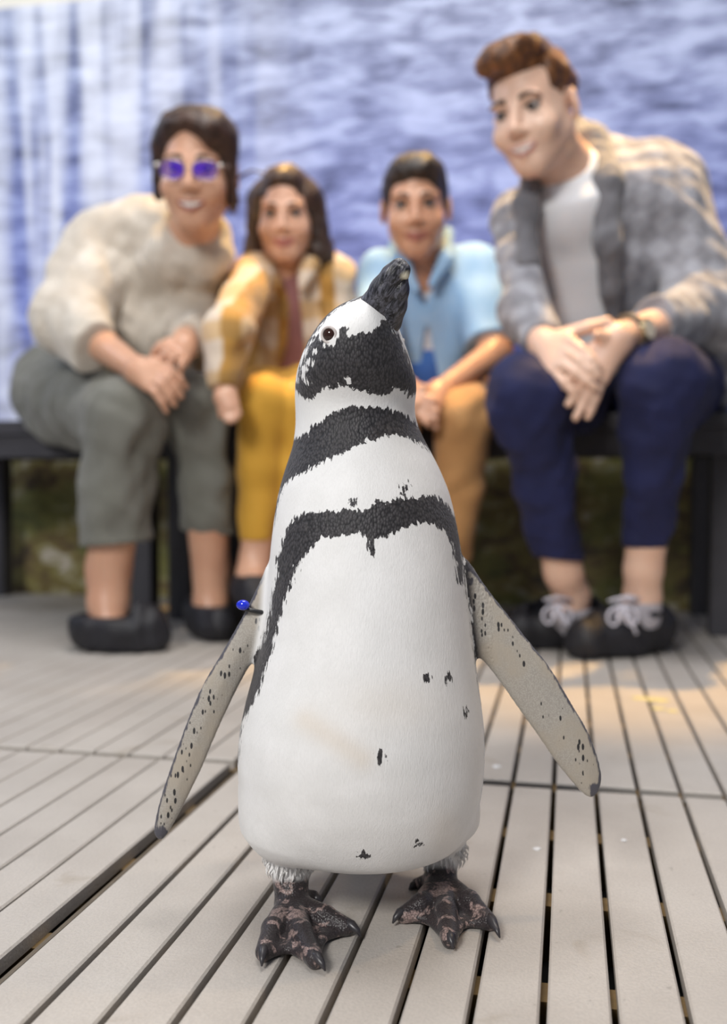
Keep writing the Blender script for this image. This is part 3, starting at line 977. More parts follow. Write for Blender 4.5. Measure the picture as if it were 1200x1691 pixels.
# ------------------------------------------------------------------ girl in the plaid jacket
def girl():
    base = G(450, 1040); base[2] = 0
    P = empty('person', tuple(base))
    tag(P, 'girl with long dark hair in mustard plaid jacket and yellow trousers beside the woman', 'person', 'family on the bench')
    skin = skin_mat('skin_girl', (0.63, 0.37, 0.255), (0.42, 0.15, 0.13), (0.57, 0.31, 0.21))
    H = Head(A(472, 356, 2.30), .875, -2, 12, 1)
    F = Field(*box_of([A(330, 270, 2.3), A(610, 270, 2.3), A(330, 1010, 2.1), A(560, 1010, 2.1), A(450, 640, 2.6), A(450, 640, 1.94)], .05), .0042)
    build_head(F, H, True, 1.0, .95)
    neck = A(468, 440, 2.38)
    F.cone(H.p(0, .015, -.06), neck, .040, .042, .03)
    F.cone(neck, A(465, 600, 2.46), .06, .09, .05)
    F.cone(A(418, 455, 2.38), A(530, 455, 2.38), .04, .04, .04)
    F.cone(A(465, 600, 2.46), A(465, 650, 2.48), .09, .09, .05)
    F.chain([A(422, 452, 2.31), A(376, 545, 1.99), A(372, 652, 1.96)], [.04, .030, .020], .02)
    F.chain([A(545, 452, 2.40), A(562, 545, 2.38), A(520, 625, 2.15)], [.04, .032, .020], .02)
    F.chain([A(430, 650, 2.46), A(433, 665, 2.08), A(425, 890, 2.1), A(420, 940, 2.1)], [.07, .042, .030, .026], .02)
    F.chain([A(500, 650, 2.46), A(500, 670, 2.1), A(490, 890, 2.12), A(488, 940, 2.12)], [.07, .042, .030, .026], .02)
    F.chain([A(420, 925, 2.1), A(415, 955, 2.08), A(420, 968, 2.02)], [.032, .030, .022], .02)
    F.chain([A(488, 940, 2.12), A(492, 965, 2.02)], [.027, .022], .02)
    hand(F, A(372, 655, 1.955), A(372, 676, 1.945), A(386, 670, 1.945), [A(374, 694, 1.935), A(382, 696, 1.935), A(390, 692, 1.935), A(396, 684, 1.94)], A(364, 686, 1.95), .0078, (0, 0, 0), .021)
    hand(F, A(520, 625, 2.145), A(500, 632, 2.10), A(512, 640, 2.09), [A(482, 640, 2.06), A(488, 648, 2.055), A(496, 652, 2.05), A(506, 652, 2.05)], A(500, 622, 2.1), .0078, (0, 0, 0), .021)
    seat_cut(F, .004)
    solid('body', F, skin, P, 2, lip_attr(H))
    brow = plain_mat('brow_girl', (0.040, 0.020, 0.012), 0.7)
    face_bits(F, H, P, brow, False, 1.0, .0036)
    hm = hair_mat('hair_girl', (0.016, 0.008, 0.006), (0.070, 0.034, 0.020))
    f = Field(*box_of([H.p(-.15, -.13, -.22), H.p(.15, .16, .15), H.p(.15, -.13, .15), H.p(-.15, .16, -.22)], .01), .0036)
    H.ell(f, (0, .026, .036), (.086, .100, .088))
    H.ell(f, (0, -.015, .085), (.045, .065, .040), .03)
    H.cone(f, (-.068, .0, .04), (-.090, .015, -.13), .034, .028, .03)
    H.cone(f, (-.088, .01, -.10), (-.080, .02, -.165), .030, .014, .02)
    H.cone(f, (.068, .0, .04), (.088, .015, -.10), .034, .034, .03)
    H.cone(f, (.086, .01, -.09), (.084, .03, -.130), .034, .020, .02)
    H.ell(f, (0, .075, -.06), (.088, .05, .11), .03)
    H.cutell(f, (0, -.105, -.045), (.064, .075, .112), .01)
    H.cutell(f, (0, -.115, .030), (.050, .060, .062), .02)
    f.warp(.0020, 170, 6, (1, 1, .25))
    solid('hair', f, hm, P, 1, None, True)
    hb = hair_mat('hair_girl_light', (0.075, 0.040, 0.018), (0.17, 0.10, 0.05), (14, 90, 90))
    f = Field(*box_of([H.p(-.08, -.12, .04), H.p(.08, .09, .15), H.p(.08, -.12, .15), H.p(-.08, .09, .04)], .01), .0032)
    H.ell(f, (0, -.026, .092), (.040, .050, .036), .01)
    f.warp(.0015, 150, 9)
    solid('hair_lift', f, hb, P, 1)['label'] = 'lighter combed-back lock over the forehead'
    # jacket: brushed mustard and cream plaid, worn open
    jm, nt, b = new_mat('jacket_plaid')
    tc = nt.nodes.new('ShaderNodeTexCoord'); sp = nt.nodes.new('ShaderNodeSeparateXYZ'); nt.links.new(tc.outputs['Object'], sp.inputs[0])
    wob = noise(nt, tc.outputs['Object'], 9, 2)
    bx = mth(nt, 'SINE', mth(nt, 'ADD', mth(nt, 'MULTIPLY', sp.outputs[0], 68), mth(nt, 'MULTIPLY', wob, 3)))
    bz = mth(nt, 'SINE', mth(nt, 'ADD', mth(nt, 'MULTIPLY', sp.outputs[2], 60), mth(nt, 'MULTIPLY', wob, 3)))
    fx = smooth(nt, bx, -.1, .5); fz = smooth(nt, bz, -.1, .5)
    c = mixc(nt, fx, (0.62, 0.52, 0.42), (0.42, 0.22, 0.045))
    c = mixc(nt, mth(nt, 'MULTIPLY', fz, .55), c, (0.50, 0.27, 0.04))
    c = mixc(nt, mth(nt, 'MULTIPLY', mth(nt, 'MULTIPLY', fx, fz), .55), c, (0.21, 0.12, 0.045))
    nt.links.new(c, b.inputs['Base Color']); b.inputs['Roughness'].default_value = .95; b.inputs['Sheen Weight'].default_value = .3
    bump(nt, b, noise(nt, tc.outputs['Object'], 240, 2), .5, .003)
    def torso(f, g):
        f.add(squash_fn(cone_fn(A(470, 500, 2.40), A(466, 600, 2.44), .102 + g, .108 + g), A(468, 550, 2.42), NV, .8), .03)
        f.cone(A(420, 455, 2.38), A(538, 455, 2.38), .050 + g, .050 + g, .05)
    f = Field(*box_of([A(320, 390, 2.3), A(620, 390, 2.3), A(320, 700, 1.92), A(600, 640, 2.6)], .06), .0048)
    torso(f, .008)
    f.chain([A(422, 452, 2.31), A(376, 547, 1.99), A(371, 642, 1.965)], [.050, .045, .035], .03)
    f.chain([A(547, 452, 2.40), A(563, 545, 2.38), A(525, 615, 2.18)], [.054, .046, .036], .03)
    f.chain([A(440, 418, 2.37), A(437, 440, 2.31), A(455, 470, 2.29)], [.024, .022, .014], .015)
    f.chain([A(498, 418, 2.37), A(510, 440, 2.31), A(492, 475, 2.29)], [.024, .022, .014], .015)
    f.warp(.0045, 45, 21); f.warp(.002, 120, 22)
    f.cut(prism_fn([(450, 405), (488, 405), (492, 470), (500, 545), (510, 640), (455, 640), (476, 560), (478, 500), (462, 450)], 2.15, 2.37), .008)
    f.clip(A(371, 642, 1.965), A(371, 642, 1.965) - A(376, 547, 1.99), .06)
    f.clip(A(465, 612, 2.40), -ZV, .11)
    seat_cut(f)
    solid('jacket', f, jm, P, 1)
    um = cloth_mat('top_mauve', (0.26, 0.115, 0.115), (0.31, 0.14, 0.14), 20)
    f = Field(*box_of([A(390, 430, 2.3), A(550, 430, 2.3), A(390, 650, 2.6), A(550, 650, 2.2)], .05), .005)
    torso(f, -.006)
    f.warp(.003, 50, 23)
    seat_cut(f)
    solid('top', f, um, P, 1)
    tm = cloth_mat('trousers_mustard', (0.50, 0.265, 0.022), (0.58, 0.315, 0.030), 9, .8, 900, .2)
    f = Field(*box_of([A(360, 600, 2.1), A(570, 600, 2.1), A(360, 910, 2.05), A(560, 910, 2.2), A(460, 640, 2.6), A(430, 640, 1.95)], .05), .0048)
    f.cone(A(430, 650, 2.46), A(500, 650, 2.46), .095, .095, .04)
    f.cone(A(436, 652, 2.46), A(436, 667, 2.08), .080, .058, .03)
    f.cone(A(500, 652, 2.46), A(503, 672, 2.1), .085, .058, .02)
    f.chain([A(436, 667, 2.08), A(427, 780, 2.1), A(423, 900, 2.1)], [.057, .045, .036], .02)
    f.chain([A(503, 672, 2.1), A(495, 780, 2.12), A(490, 900, 2.12)], [.057, .046, .036], .02)
    f.warp(.0028, 50, 24)
    f.clip(A(423, 892, 2.1), -ZV, .085); f.clip(A(490, 892, 2.12), -ZV, .085)
    seat_cut(f)
    solid('trousers', f, tm, P, 1, None, True)
    for a_, t_, top in ((A(418, 968, 2.09), A(424, 985, 1.98), A(418, 948, 2.09)), (A(488, 968, 2.12), A(496, 985, 2.0), A(488, 950, 2.12))):
        f = shoe_field(a_ - ZV * .03, t_ - ZV * .03, .036, .030, top, .0045, 7)
        solid('shoe_cover', f, M_COVER, P, 1)

# ------------------------------------------------------------------ boy in the blue shirt
def boy():
    base = G(700, 1040); base[2] = 0
    P = empty('person', tuple(base))
    tag(P, 'boy with short black hair in light blue shirt and tan trousers behind the penguin', 'person', 'family on the bench')
    skin = skin_mat('skin_boy', (0.56, 0.31, 0.20), (0.37, 0.14, 0.11), (0.44, 0.21, 0.13))
    H = Head(A(686, 342, 2.20), .915, -4, 12, 2)
    F = Field(*box_of([A(570, 250, 2.2), A(870, 250, 2.2), A(570, 1040, 2.1), A(860, 1040, 2.1), A(700, 640, 2.6), A(700, 640, 1.9)], .05), .0042)
    build_head(F, H, True, 1.0, .95)
    neck = A(700, 440, 2.30)
    F.cone(H.p(0, .015, -.06), neck, .045, .047, .03)
    F.cone(neck, A(705, 600, 2.42), .065, .10, .05)
    F.cone(A(645, 460, 2.32), A(772, 455, 2.32), .042, .042, .04)
    F.cone(A(705, 600, 2.42), A(705, 660, 2.46), .10, .10, .05)
    F.chain([A(795, 458, 2.30), A(818, 585, 2.20), A(726, 645, 2.04)], [.042, .036, .021], .02)
    F.chain([A(628, 458, 2.30), A(622, 570, 2.19), A(672, 640, 2.04)], [.042, .036, .021], .02)
    F.chain([A(760, 660, 2.46), A(765, 690, 2.04), A(745, 900, 2.12), A(738, 985, 2.12), A(730, 1010, 2.04)], [.08, .046, .036, .030, .026], .02)
    F.chain([A(650, 660, 2.46), A(640, 690, 2.04), A(650, 900, 2.12), A(650, 985, 2.12), A(645, 1010, 2.04)], [.08, .046, .036, .030, .026], .02)
    hand(F, A(726, 645, 2.035), A(705, 650, 2.00), A(722, 672, 1.99), [A(690, 668, 1.97), A(698, 690, 1.97), A(708, 704, 1.97), A(720, 708, 1.975)], A(694, 640, 1.99), .0084, (0, 0, 0), .023)
    hand(F, A(672, 642, 2.035), A(690, 650, 1.99), A(680, 672, 1.985), [A(716, 662, 1.965), A(722, 680, 1.96), A(720, 694, 1.96), A(706, 700, 1.96)], A(700, 640, 1.98), .0084, (0, 0, 0), .023)
    seat_cut(F, .004)
    solid('body', F, skin, P, 2, lip_attr(H))
    brow = plain_mat('brow_boy', (0.020, 0.012, 0.009), 0.7)
    face_bits(F, H, P, brow, False, 1.0, .0040)
    hm = hair_mat('hair_boy', (0.010, 0.007, 0.006), (0.040, 0.024, 0.017), (80, 40, 80))
    f = Field(*box_of([H.p(-.11, -.13, -.08), H.p(.11, .15, .17), H.p(.11, -.13, .17), H.p(-.11, .15, -.08)], .01), .0034)
    H.ell(f, (0, .024, .036), (.082, .099, .086))
    H.ell(f, (.006, -.030, .084), (.058, .060, .034), .04)
    H.cutell(f, (0, -.125, .020), (.090, .072, .052), .015)
    H.cutell(f, (0, -.110, -.030), (.12, .115, .060), .01)
    f.cut(cone_fn(H.p(-.2, .03, -.08), H.p(.2, .03, -.08), .075 * H.s, .075 * H.s), .01)
    f.warp(.0020, 150, 31)
    solid('hair', f, hm, P, 1, None, True)
    # shirt, placket open at the neck
    sm, nt, b = new_mat('shirt_light_blue')
    v = coords(nt); f_ = noise(nt, v, 10, 3)
    st = noise(nt, coords(nt, (220, 220, 8)), 1.0, 2)
    c = mixc(nt, smooth(nt, f_, .35, .7), (0.26, 0.45, 0.69), (0.36, 0.55, 0.77))
    c = mixc(nt, mth(nt, 'MULTIPLY', smooth(nt, st, .5, .7), .3), c, (0.50, 0.64, 0.80))
    nt.links.new(c, b.inputs['Base Color']); b.inputs['Roughness'].default_value = .8
    bump(nt, b, noise(nt, v, 600, 2), .2, .002)
    def torso(f, g):
        f.add(squash_fn(cone_fn(A(706, 510, 2.34), A(706, 605, 2.40), .118 + g, .122 + g), A(706, 555, 2.37), NV, .8), .03)
        f.cone(A(645, 455, 2.32), A(772, 450, 2.32), .052 + g, .052 + g, .06)
    f = Field(*box_of([A(570, 400, 2.3), A(880, 400, 2.3), A(570, 660, 2.6), A(880, 650, 2.1)], .05), .0048)
    torso(f, .008)
    f.chain([A(790, 458, 2.30), A(812, 575, 2.22)], [.060, .062], .04)
    f.chain([A(636, 458, 2.30), A(622, 575, 2.20)], [.054, .054], .04)
    f.warp(.0055, 42, 33, (1, 1, .5))
    f.cut(prism_fn([(672, 400), (735, 400), (728, 440), (705, 500), (703, 505), (688, 470)], 2.1, 2.33), .006)
    f.cut(prism_fn([(704, 540), (708, 540), (726, 640), (690, 640)], 2.1, 2.30), .006)
    dn = A(812, 575, 2.22) - A(790, 458, 2.30)
    f.clip(A(811, 566, 2.22), dn, .085)
    f.clip(A(623, 566, 2.205), A(622, 575, 2.20) - A(636, 458, 2.30), .085)
    seat_cut(f)
    shirt = solid('shirt', f, sm, P, 1)
    f = Field(*box_of([A(640, 370, 2.2), A(780, 370, 2.2), A(640, 520, 2.4), A(780, 520, 2.15)], .04), .0036)
    f.chain([A(652, 405, 2.30), A(668, 440, 2.22), A(688, 478, 2.20)], [.014, .016, .008], .01)
    f.chain([A(738, 385, 2.30), A(735, 430, 2.22), A(712, 470, 2.20)], [.015, .018, .008], .01)
    f.chain([A(655, 405, 2.30), A(695, 400, 2.38), A(738, 388, 2.30)], [.015, .016, .015], .01)
    solid('collar', f, sm, P, 1).parent = shirt
    um = cloth_mat('undershirt_white', (0.66, 0.68, 0.72), (0.74, 0.76, 0.80), 20)
    f = Field(*box_of([A(600, 430, 2.3), A(820, 430, 2.3), A(600, 640, 2.55), A(820, 640, 2.15)], .05), .005)
    torso(f, -.008)
    f.cut(ell_fn(A(700, 425, 2.22), (.045, .06, .035), BASIS), .01)
    seat_cut(f)
    solid('undershirt', f, um, P, 1)
    bm = cloth_mat('lower_shirt_blue', (0.03, 0.10, 0.36), (0.05, 0.15, 0.45), 18)
    f = Field(*box_of([A(600, 560, 2.3), A(820, 560, 2.3), A(600, 680, 2.55), A(820, 680, 2.15)], .04), .005)
    f.add(squash_fn(cone_fn(A(704, 600, 2.38), A(704, 630, 2.40), .119, .119), A(704, 615, 2.39), NV, .8), .02)
    seat_cut(f)
    solid('inner_hem', f, bm, P, 1)['label'] = 'darker blue hem showing below the open shirt front'
    tm = cloth_mat('trousers_tan', (0.40, 0.205, 0.075), (0.47, 0.25, 0.095), 9, .85, 900, .2)
    f = Field(*box_of([A(580, 620, 2.1), A(860, 620, 2.1), A(590, 960, 2.05), A(850, 960, 2.2), A(700, 640, 2.6), A(700, 640, 1.9)], .05), .005)
    f.cone(A(650, 660, 2.46), A(760, 660, 2.46), .098, .098, .04)
    f.cone(A(758, 662, 2.46), A(765, 688, 2.04), .092, .064, .03)
    f.cone(A(650, 662, 2.46), A(640, 688, 2.04), .092, .064, .03)
    f.chain([A(765, 690, 2.04), A(755, 800, 2.08), A(741, 935, 2.13)], [.063, .052, .046], .02)
    f.chain([A(640, 690, 2.04), A(645, 800, 2.08), A(650, 935, 2.13)], [.063, .052, .046], .02)
    f.warp(.0042, 52, 35)
    f.clip(A(741, 930, 2.13), -ZV, .09); f.clip(A(650, 930, 2.13), -ZV, .09)
    seat_cut(f)
    solid('trousers', f, tm, P, 1, None, True)
    for a_, t_, top in ((G(738, 1054), G(730, 1078), A(738, 1000, 2.12)), (G(650, 1054), G(646, 1078), A(650, 1000, 2.12))):
        solid('shoe_cover', shoe_field(a_, t_, .042, .034, top, .0048, 9), M_COVER, P, 1)

# ------------------------------------------------------------------ man in the grey cardigan
def man():
    base = G(1010, 1065); base[2] = 0
    P = empty('person', tuple(base))
    tag(P, 'man in grey cardigan, white tee and navy trousers leaning forward with clasped hands', 'person', 'family on the bench')
    skin = skin_mat('skin_man', (0.74, 0.50, 0.38), (0.50, 0.22, 0.19), (0.64, 0.38, 0.27))
    H = Head(A(880, 184, 1.95), 1.0, -35, 14, 7)
    F = Field(*box_of([A(790, 60, 1.9), A(1260, 60, 2.1), A(820, 1090, 1.9), A(1200, 1090, 2.1), A(1000, 640, 2.5), A(1000, 640, 1.68)], .05), .0045)
    build_head(F, H, False, 1.0, 1.06)
    neck = A(945, 300, 2.08)
    F.cone(H.p(0, .02, -.055), neck, .060, .062, .03)
    F.cone(neck, A(1000, 560, 2.30), .065, .10, .04)
    F.cone(A(890, 368, 2.14), A(1070, 328, 2.14), .036, .045, .03)
    F.cone(A(1000, 560, 2.30), A(1040, 650, 2.34), .10, .10, .05)
    F.chain([A(1090, 320, 2.1), A(1165, 515, 2.04), A(1022, 558, 1.80)], [.06, .048, .028], .03)
    F.chain([A(856, 374, 2.12), A(864, 508, 2.0), A(897, 568, 1.845)], [.036, .034, .027], .015)
    F.chain([A(960, 640, 2.33), A(868, 655, 1.84), A(900, 830, 1.91), A(930, 945, 1.96), A(943, 985, 1.985)], [.09, .052, .040, .035, .033], .02)
    F.chain([A(1115, 640, 2.30), A(1092, 645, 1.82), A(1066, 900, 1.90), A(1062, 940, 1.91), A(1060, 985, 1.93)], [.085, .048, .034, .034, .033], .02)
    F.chain([A(945, 985, 1.99), A(935, 1022, 1.97)], [.034, .028], .02)
    F.chain([A(1060, 985, 1.93), A(1050, 1040, 1.92)], [.034, .028], .02)
    hand(F, A(897, 568, 1.84), A(938, 560, 1.79), A(910, 612, 1.785), [A(986, 602, 1.755), A(986, 620, 1.752), A(982, 640, 1.755), A(952, 655, 1.765)], A(1004, 530, 1.79), .0098, NV * -.010, .030, A(925, 556, 1.81))
    hand(F, A(1022, 558, 1.80), A(980, 575, 1.795), A(995, 625, 1.79), [A(930, 640, 1.775), A(938, 668, 1.77), A(950, 690, 1.77), A(970, 690, 1.775)], A(985, 552, 1.77), .0098, NV * -.006, .030)
    seat_cut(F, .004)
    solid('body', F, skin, P, 2, lip_attr(H))
    brow = plain_mat('brow_man', (0.045, 0.022, 0.012), 0.7)
    face_bits(F, H, P, brow, True, .8, .0050)
    hm = hair_mat('hair_man', (0.055, 0.020, 0.007), (0.230, 0.090, 0.026), (70, 40, 70))
    f = Field(*box_of([H.p(-.12, -.15, -.08), H.p(.12, .15, .19), H.p(.12, -.15, .19), H.p(-.12, .15, -.08)], .01), .0036)
    H.ell(f, (0, .026, .042), (.080, .097, .086))
    H.ell(f, (0, -.035, .105), (.066, .068, .034), .03)
    H.ell(f, (-.006, -.074, .100), (.056, .028, .024), .02)
    H.cutell(f, (0, -.132, .024), (.084, .068, .058), .016)
    H.cutell(f, (0, -.105, -.034), (.12, .105, .060), .025)
    f.cut(cone_fn(H.p(-.2, .035, -.090), H.p(.2, .035, -.090), .078, .078), .01)
    f.warp(.0035, 110, 41)
    solid('hair', f, hm, P, 1, None, True)
    def torso(f, g):
        f.add(squash_fn(cone_fn(A(985, 400, 2.15), A(1005, 560, 2.26), .158 + g, .150 + g), A(995, 480, 2.2), NV, .8), .03)
        f.cone(A(885, 362, 2.1), A(1075, 320, 2.1), .062 + g, .075 + g, .08)
    tee = cloth_mat('tee_white', (0.78, 0.79, 0.83), (0.84, 0.85, 0.88), 8, .9, 700, .2)
    f = Field(*box_of([A(820, 260, 2.1), A(1160, 260, 2.1), A(820, 620, 2.45), A(1160, 640, 1.95)], .05), .005)
    torso(f, -.006)
    f.cone(A(940, 300, 2.06), A(945, 330, 2.07), .075, .10, .04)
    f.warp(.0035, 40, 43)
    f.cut(ell_fn(A(922, 262, 2.0), (.064, .10, .045), BASIS), .012)
    seat_cut(f)
    solid('tee_shirt', f, tee, P, 1)
    # cardigan with a diamond knit
    cm, nt, b = new_mat('cardigan_grey')
    tc = nt.nodes.new('ShaderNodeTexCoord'); sp = nt.nodes.new('ShaderNodeSeparateXYZ'); nt.links.new(tc.outputs['Object'], sp.inputs[0])
    wob = noise(nt, tc.outputs['Object'], 7, 2)
    hx = mth(nt, 'ADD', sp.outputs[0], mth(nt, 'MULTIPLY', sp.outputs[1], .6))
    d1 = mth(nt, 'SINE', mth(nt, 'ADD', mth(nt, 'MULTIPLY', mth(nt, 'ADD', hx, sp.outputs[2]), 62), mth(nt, 'MULTIPLY', wob, 2)))
    d2 = mth(nt, 'SINE', mth(nt, 'ADD', mth(nt, 'MULTIPLY', mth(nt, 'SUBTRACT', hx, sp.outputs[2]), 62), mth(nt, 'MULTIPLY', wob, 2)))
    di = smooth(nt, mth(nt, 'MULTIPLY', d1, d2), -.25, .35)
    c = mixc(nt, di, (0.20, 0.20, 0.225), (0.315, 0.32, 0.36))
    c = mixc(nt, mth(nt, 'MULTIPLY', smooth(nt, noise(nt, tc.outputs['Object'], 60, 3), .4, .7), .3), c, (0.40, 0.40, 0.43))
    nt.links.new(c, b.inputs['Base Color']); b.inputs['Roughness'].default_value = .95; b.inputs['Sheen Weight'].default_value = .3
    bump(nt, b, mth(nt, 'ADD', noise(nt, tc.outputs['Object'], 260, 2), mth(nt, 'MULTIPLY', di, .5)), .5, .003)
    f = Field(*box_of([A(800, 210, 2.1), A(1270, 230, 2.1), A(800, 640, 2.45), A(1260, 660, 1.8)], .06), .005)
    torso(f, .010)
    f.cone(A(960, 270, 2.14), A(1060, 300, 2.12), .07, .08, .05)
    f.chain([A(1090, 318, 2.1), A(1168, 512, 2.05)], [.088, .078], .05)
    f.chain([A(1168, 515, 2.05), A(1075, 538, 1.885)], [.076, .050], .03)
    f.chain([A(866, 372, 2.1), A(872, 508, 1.99), A(893, 562, 1.86)], [.064, .054, .040], .03)
    f.cone(A(1140, 560, 2.2), A(1180, 620, 2.2), .09, .07, .05)
    f.warp(.0060, 40, 45); f.warp(.0025, 100, 46)
    f.cut(prism_fn([(880, 250), (960, 235), (990, 300), (992, 450), (1008, 600), (945, 600), (920, 530), (893, 440), (884, 330)], 1.9, 2.16), .01)
    f.clip(A(1078, 537, 1.89), A(1022, 558, 1.80) - A(1168, 515, 2.05), .075)
    f.clip(A(892, 560, 1.862), A(897, 568, 1.845) - A(872, 508, 1.99), .05)
    seat_cut(f)
    cardi = solid('cardigan', f, cm, P, 1)
    km = cloth_mat('cardigan_collar_grey', (0.125, 0.125, 0.14), (0.175, 0.175, 0.195), 30, .95, 300, .6, .3)
    f = Field(*box_of([A(840, 190, 2.1), A(1050, 190, 2.2), A(840, 580, 1.9), A(1050, 580, 2.2)], .05), .0042)
    f.chain([A(880, 290, 2.05), A(868, 340, 2.0), A(872, 430, 1.99), A(895, 530, 2.05)], [.022, .026, .022, .015], .02)
    f.chain([A(945, 215, 2.12), A(975, 235, 2.08), A(1000, 300, 2.01), A(1003, 400, 2.0), A(1008, 480, 2.04), A(1016, 560, 2.10)], [.028, .034, .032, .026, .020, .014], .02)
    f.chain([A(945, 215, 2.12), A(910, 245, 2.17), A(880, 290, 2.05)], [.026, .022, .020], .02)
    f.warp(.0015, 160, 47)
    solid('collar', f, km, P, 1).parent = cardi
    tm = cloth_mat('trousers_navy', (0.004, 0.006, 0.042), (0.008, 0.012, 0.068), 12, .85, 900, .25, 0.02)
    f = Field(*box_of([A(790, 560, 1.9), A(1220, 560, 2.1), A(800, 940, 1.9), A(1200, 940, 2.0), A(1000, 640, 2.45), A(1000, 640, 1.7)], .06), .005)
    f.cone(A(960, 640, 2.33), A(1115, 640, 2.30), .125, .125, .05)
    f.cone(A(960, 645, 2.30), A(870, 652, 1.84), .105, .077, .03)
    f.cone(A(1115, 642, 2.28), A(1095, 632, 1.81), .112, .078, .03)
    f.chain([A(870, 655, 1.84), A(897, 790, 1.89), A(921, 935, 1.95)], [.076, .056, .048], .02)
    f.chain([A(1092, 640, 1.81), A(1076, 780, 1.855), A(1067, 920, 1.9)], [.075, .051, .041], .02)
    f.warp(.0050, 50, 48); f.warp(.0016, 120, 49)
    f.clip(A(915, 922, 1.95), -ZV - RV * .1, .07); f.clip(A(1067, 903, 1.9), -ZV, .065)
    seat_cut(f)
    solid('trousers', f, tm, P, 1, None, True)
    # watch on the near wrist
    wm = plain_mat('watch_face_cream', (0.72, 0.66, 0.50), 0.25, 0.2, 100, .1)
    wg = plain_mat('watch_case_gold', (0.55, 0.42, 0.22), 0.25, 0.9)
    ws = plain_mat('watch_strap', (0.10, 0.075, 0.05), 0.5)
    wc = A(1038, 553, 1.822)
    axw = A(1022, 558, 1.80) - A(1165, 515, 2.04); axw /= np.linalg.norm(axw)
    e1 = np.cross(axw, ZV); e1 /= np.linalg.norm(e1); e2 = np.cross(e1, axw)
    strap = wire('watch_strap', [wc + .0335 * (math.cos(a) * e1 + math.sin(a) * e2) for a in np.linspace(0, 2 * math.pi, 25)[:-1]], .006, ws, P, True)
    nf = CAM - wc; nf = nf - axw * (nf @ axw); nf /= np.linalg.norm(nf)
    t1 = np.cross(nf, axw)
    fc = wc + nf * .036
    def disc(name, r, th, mat, off):
        mb = MB(); n = 28
        for h_ in (0, th):
            for k in range(n):
                a = 2 * math.pi * k / n
                mb.v.append(tuple(fc + nf * (off + h_) + r * (math.cos(a) * axw + math.sin(a) * t1)))
        mb.f = [tuple(range(n))[::-1], tuple(range(n, 2 * n))] + [(i, (i + 1) % n, (i + 1) % n + n, i + n) for i in range(n)]
        return mb.build(name, mat, P, False, base)
    adopt(disc('watch_case', .0205, .007, wg, 0), strap); adopt(disc('watch_face', .0175, .001, wm, .0071), strap)
    # shoes: white canvas collar and laces above black covers
    cv = cloth_mat('sneaker_white', (0.36, 0.34, 0.38), (0.44, 0.42, 0.46), 30)
    lc = plain_mat('lace_white', (0.68, 0.66, 0.74), .8)
    for a_, t_, top, lp, sd in ((G(962, 1062), G(862, 1070), A(946, 1000, 1.985), A(918, 996, 1.93), 51), (G(1072, 1072), G(968, 1086), A(1056, 988, 1.93), A(1025, 998, 1.875), 52)):
        f = shoe_field(a_, t_, .052, .042, top + ZV * -.020, .0048, sd)
        solid('shoe_cover', f, M_COVER, P, 1)
        f = Field(*box_of([top, lp], .08), .0045)
        mid = top * .45 + lp * .55
        f.cone(top - ZV * .036, top - ZV * .006, .040, .0425, .02)
        f.cone(top - ZV * .040, lp - ZV * .020, .030, .016, .02)
        f.clip(top - ZV * .006, ZV, .07)
        snk = solid('sneaker', f, cv, P, 1)
        for sgn, ln in ((-1, 1.0), (1, 1.0)):
            pts = []
            for t in np.linspace(0, 1, 15):
                a = t * math.pi * 2
                pts.append(lp + NV * -.012 + RV * sgn * (.004 + .022 * math.sin(a / 2) ** 1.0 * .9) + RV * sgn * .008 * math.sin(a) + ZV * (-.034 * math.sin(a / 2) + .010 * math.sin(a)))
            wire('lace', pts, .0026, lc, P, False, 6).parent = snk
        wire('lace', [lp + NV * -.012, lp + NV * -.022 + RV * .012 - ZV * .025, lp + NV * -.03 + RV * .022 - ZV * .052], .0026, lc, P, False, 6).parent = snk
        for j in range(3):
            cc = lp + (top - lp) * (.18 * j) + ZV * .006
            wire('lace', [cc - RV * .024, cc + ZV * .007 - NV * .006, cc + RV * .024], .0028, lc, P, False, 6).parent = snk

woman(); girl(); boy(); man()

# ================================================================== THE PENGUIN
PEN = np.array(G(598, 1510)); PEN[2] = 0.0
ROWS = [  # row, left edge, right edge, depth of the middle, half depth
 (1424, 560, 640, .785, .016), (1418, 512, 690, .788, .034), (1408, 476, 728, .792, .049), (1390, 441, 758, .796, .063),
 (1365, 417, 776, .80, .075), (1340, 404, 787, .80, .083), (1300, 395, 796, .80, .0925), (1250, 392, 800, .80, .100), (1200, 396, 799, .80, .104),
 (1150, 407, 793, .80, .104), (1100, 421, 786, .80, .101), (1050, 432, 779, .80, .098), (1000, 440, 772, .80, .095),
 (950, 443, 767, .80, .092), (900, 447, 760, .80, .088), (850, 453, 751, .80, .084), (810, 460, 741, .80, .079),
 (770, 472, 724, .80, .072), (735, 484, 705, .80, .064), (700, 488, 688, .80, .058), (670, 487, 684, .797, .056),
 (645, 486, 689, .79, .058), (620, 488, 686, .785, .060), (590, 497, 676, .782, .060), (560, 511, 665, .78, .058),
 (530, 532, 654, .78, .051), (512, 551, 649, .78, .043), (500, 573, 644, .78, .033), (493, 595, 628, .78, .018)]
def loc(P):
    """world -> bird frame: sideways, depth, height"""
    q = P - PEN
    return np.stack([q @ RV, q @ NV, q[..., 2]], -1)
rz_, rc, rw, rt, rd = [], [], [], [], []
for v, l, r, d, hd in ROWS:
    a = loc(A(l, v, d)); b = loc(A(r, v, d))
    rz_.append((a[2] + b[2]) / 2); rc.append((a[0] + b[0]) / 2); rw.append((b[0] - a[0]) / 2 * 0.993); rt.append((a[1] + b[1]) / 2); rd.append(hd)
rz_, rc, rw, rt, rd = map(np.array, (rz_, rc, rw, rt, rd))
zf = np.linspace(rz_[0], rz_[-1], 700)
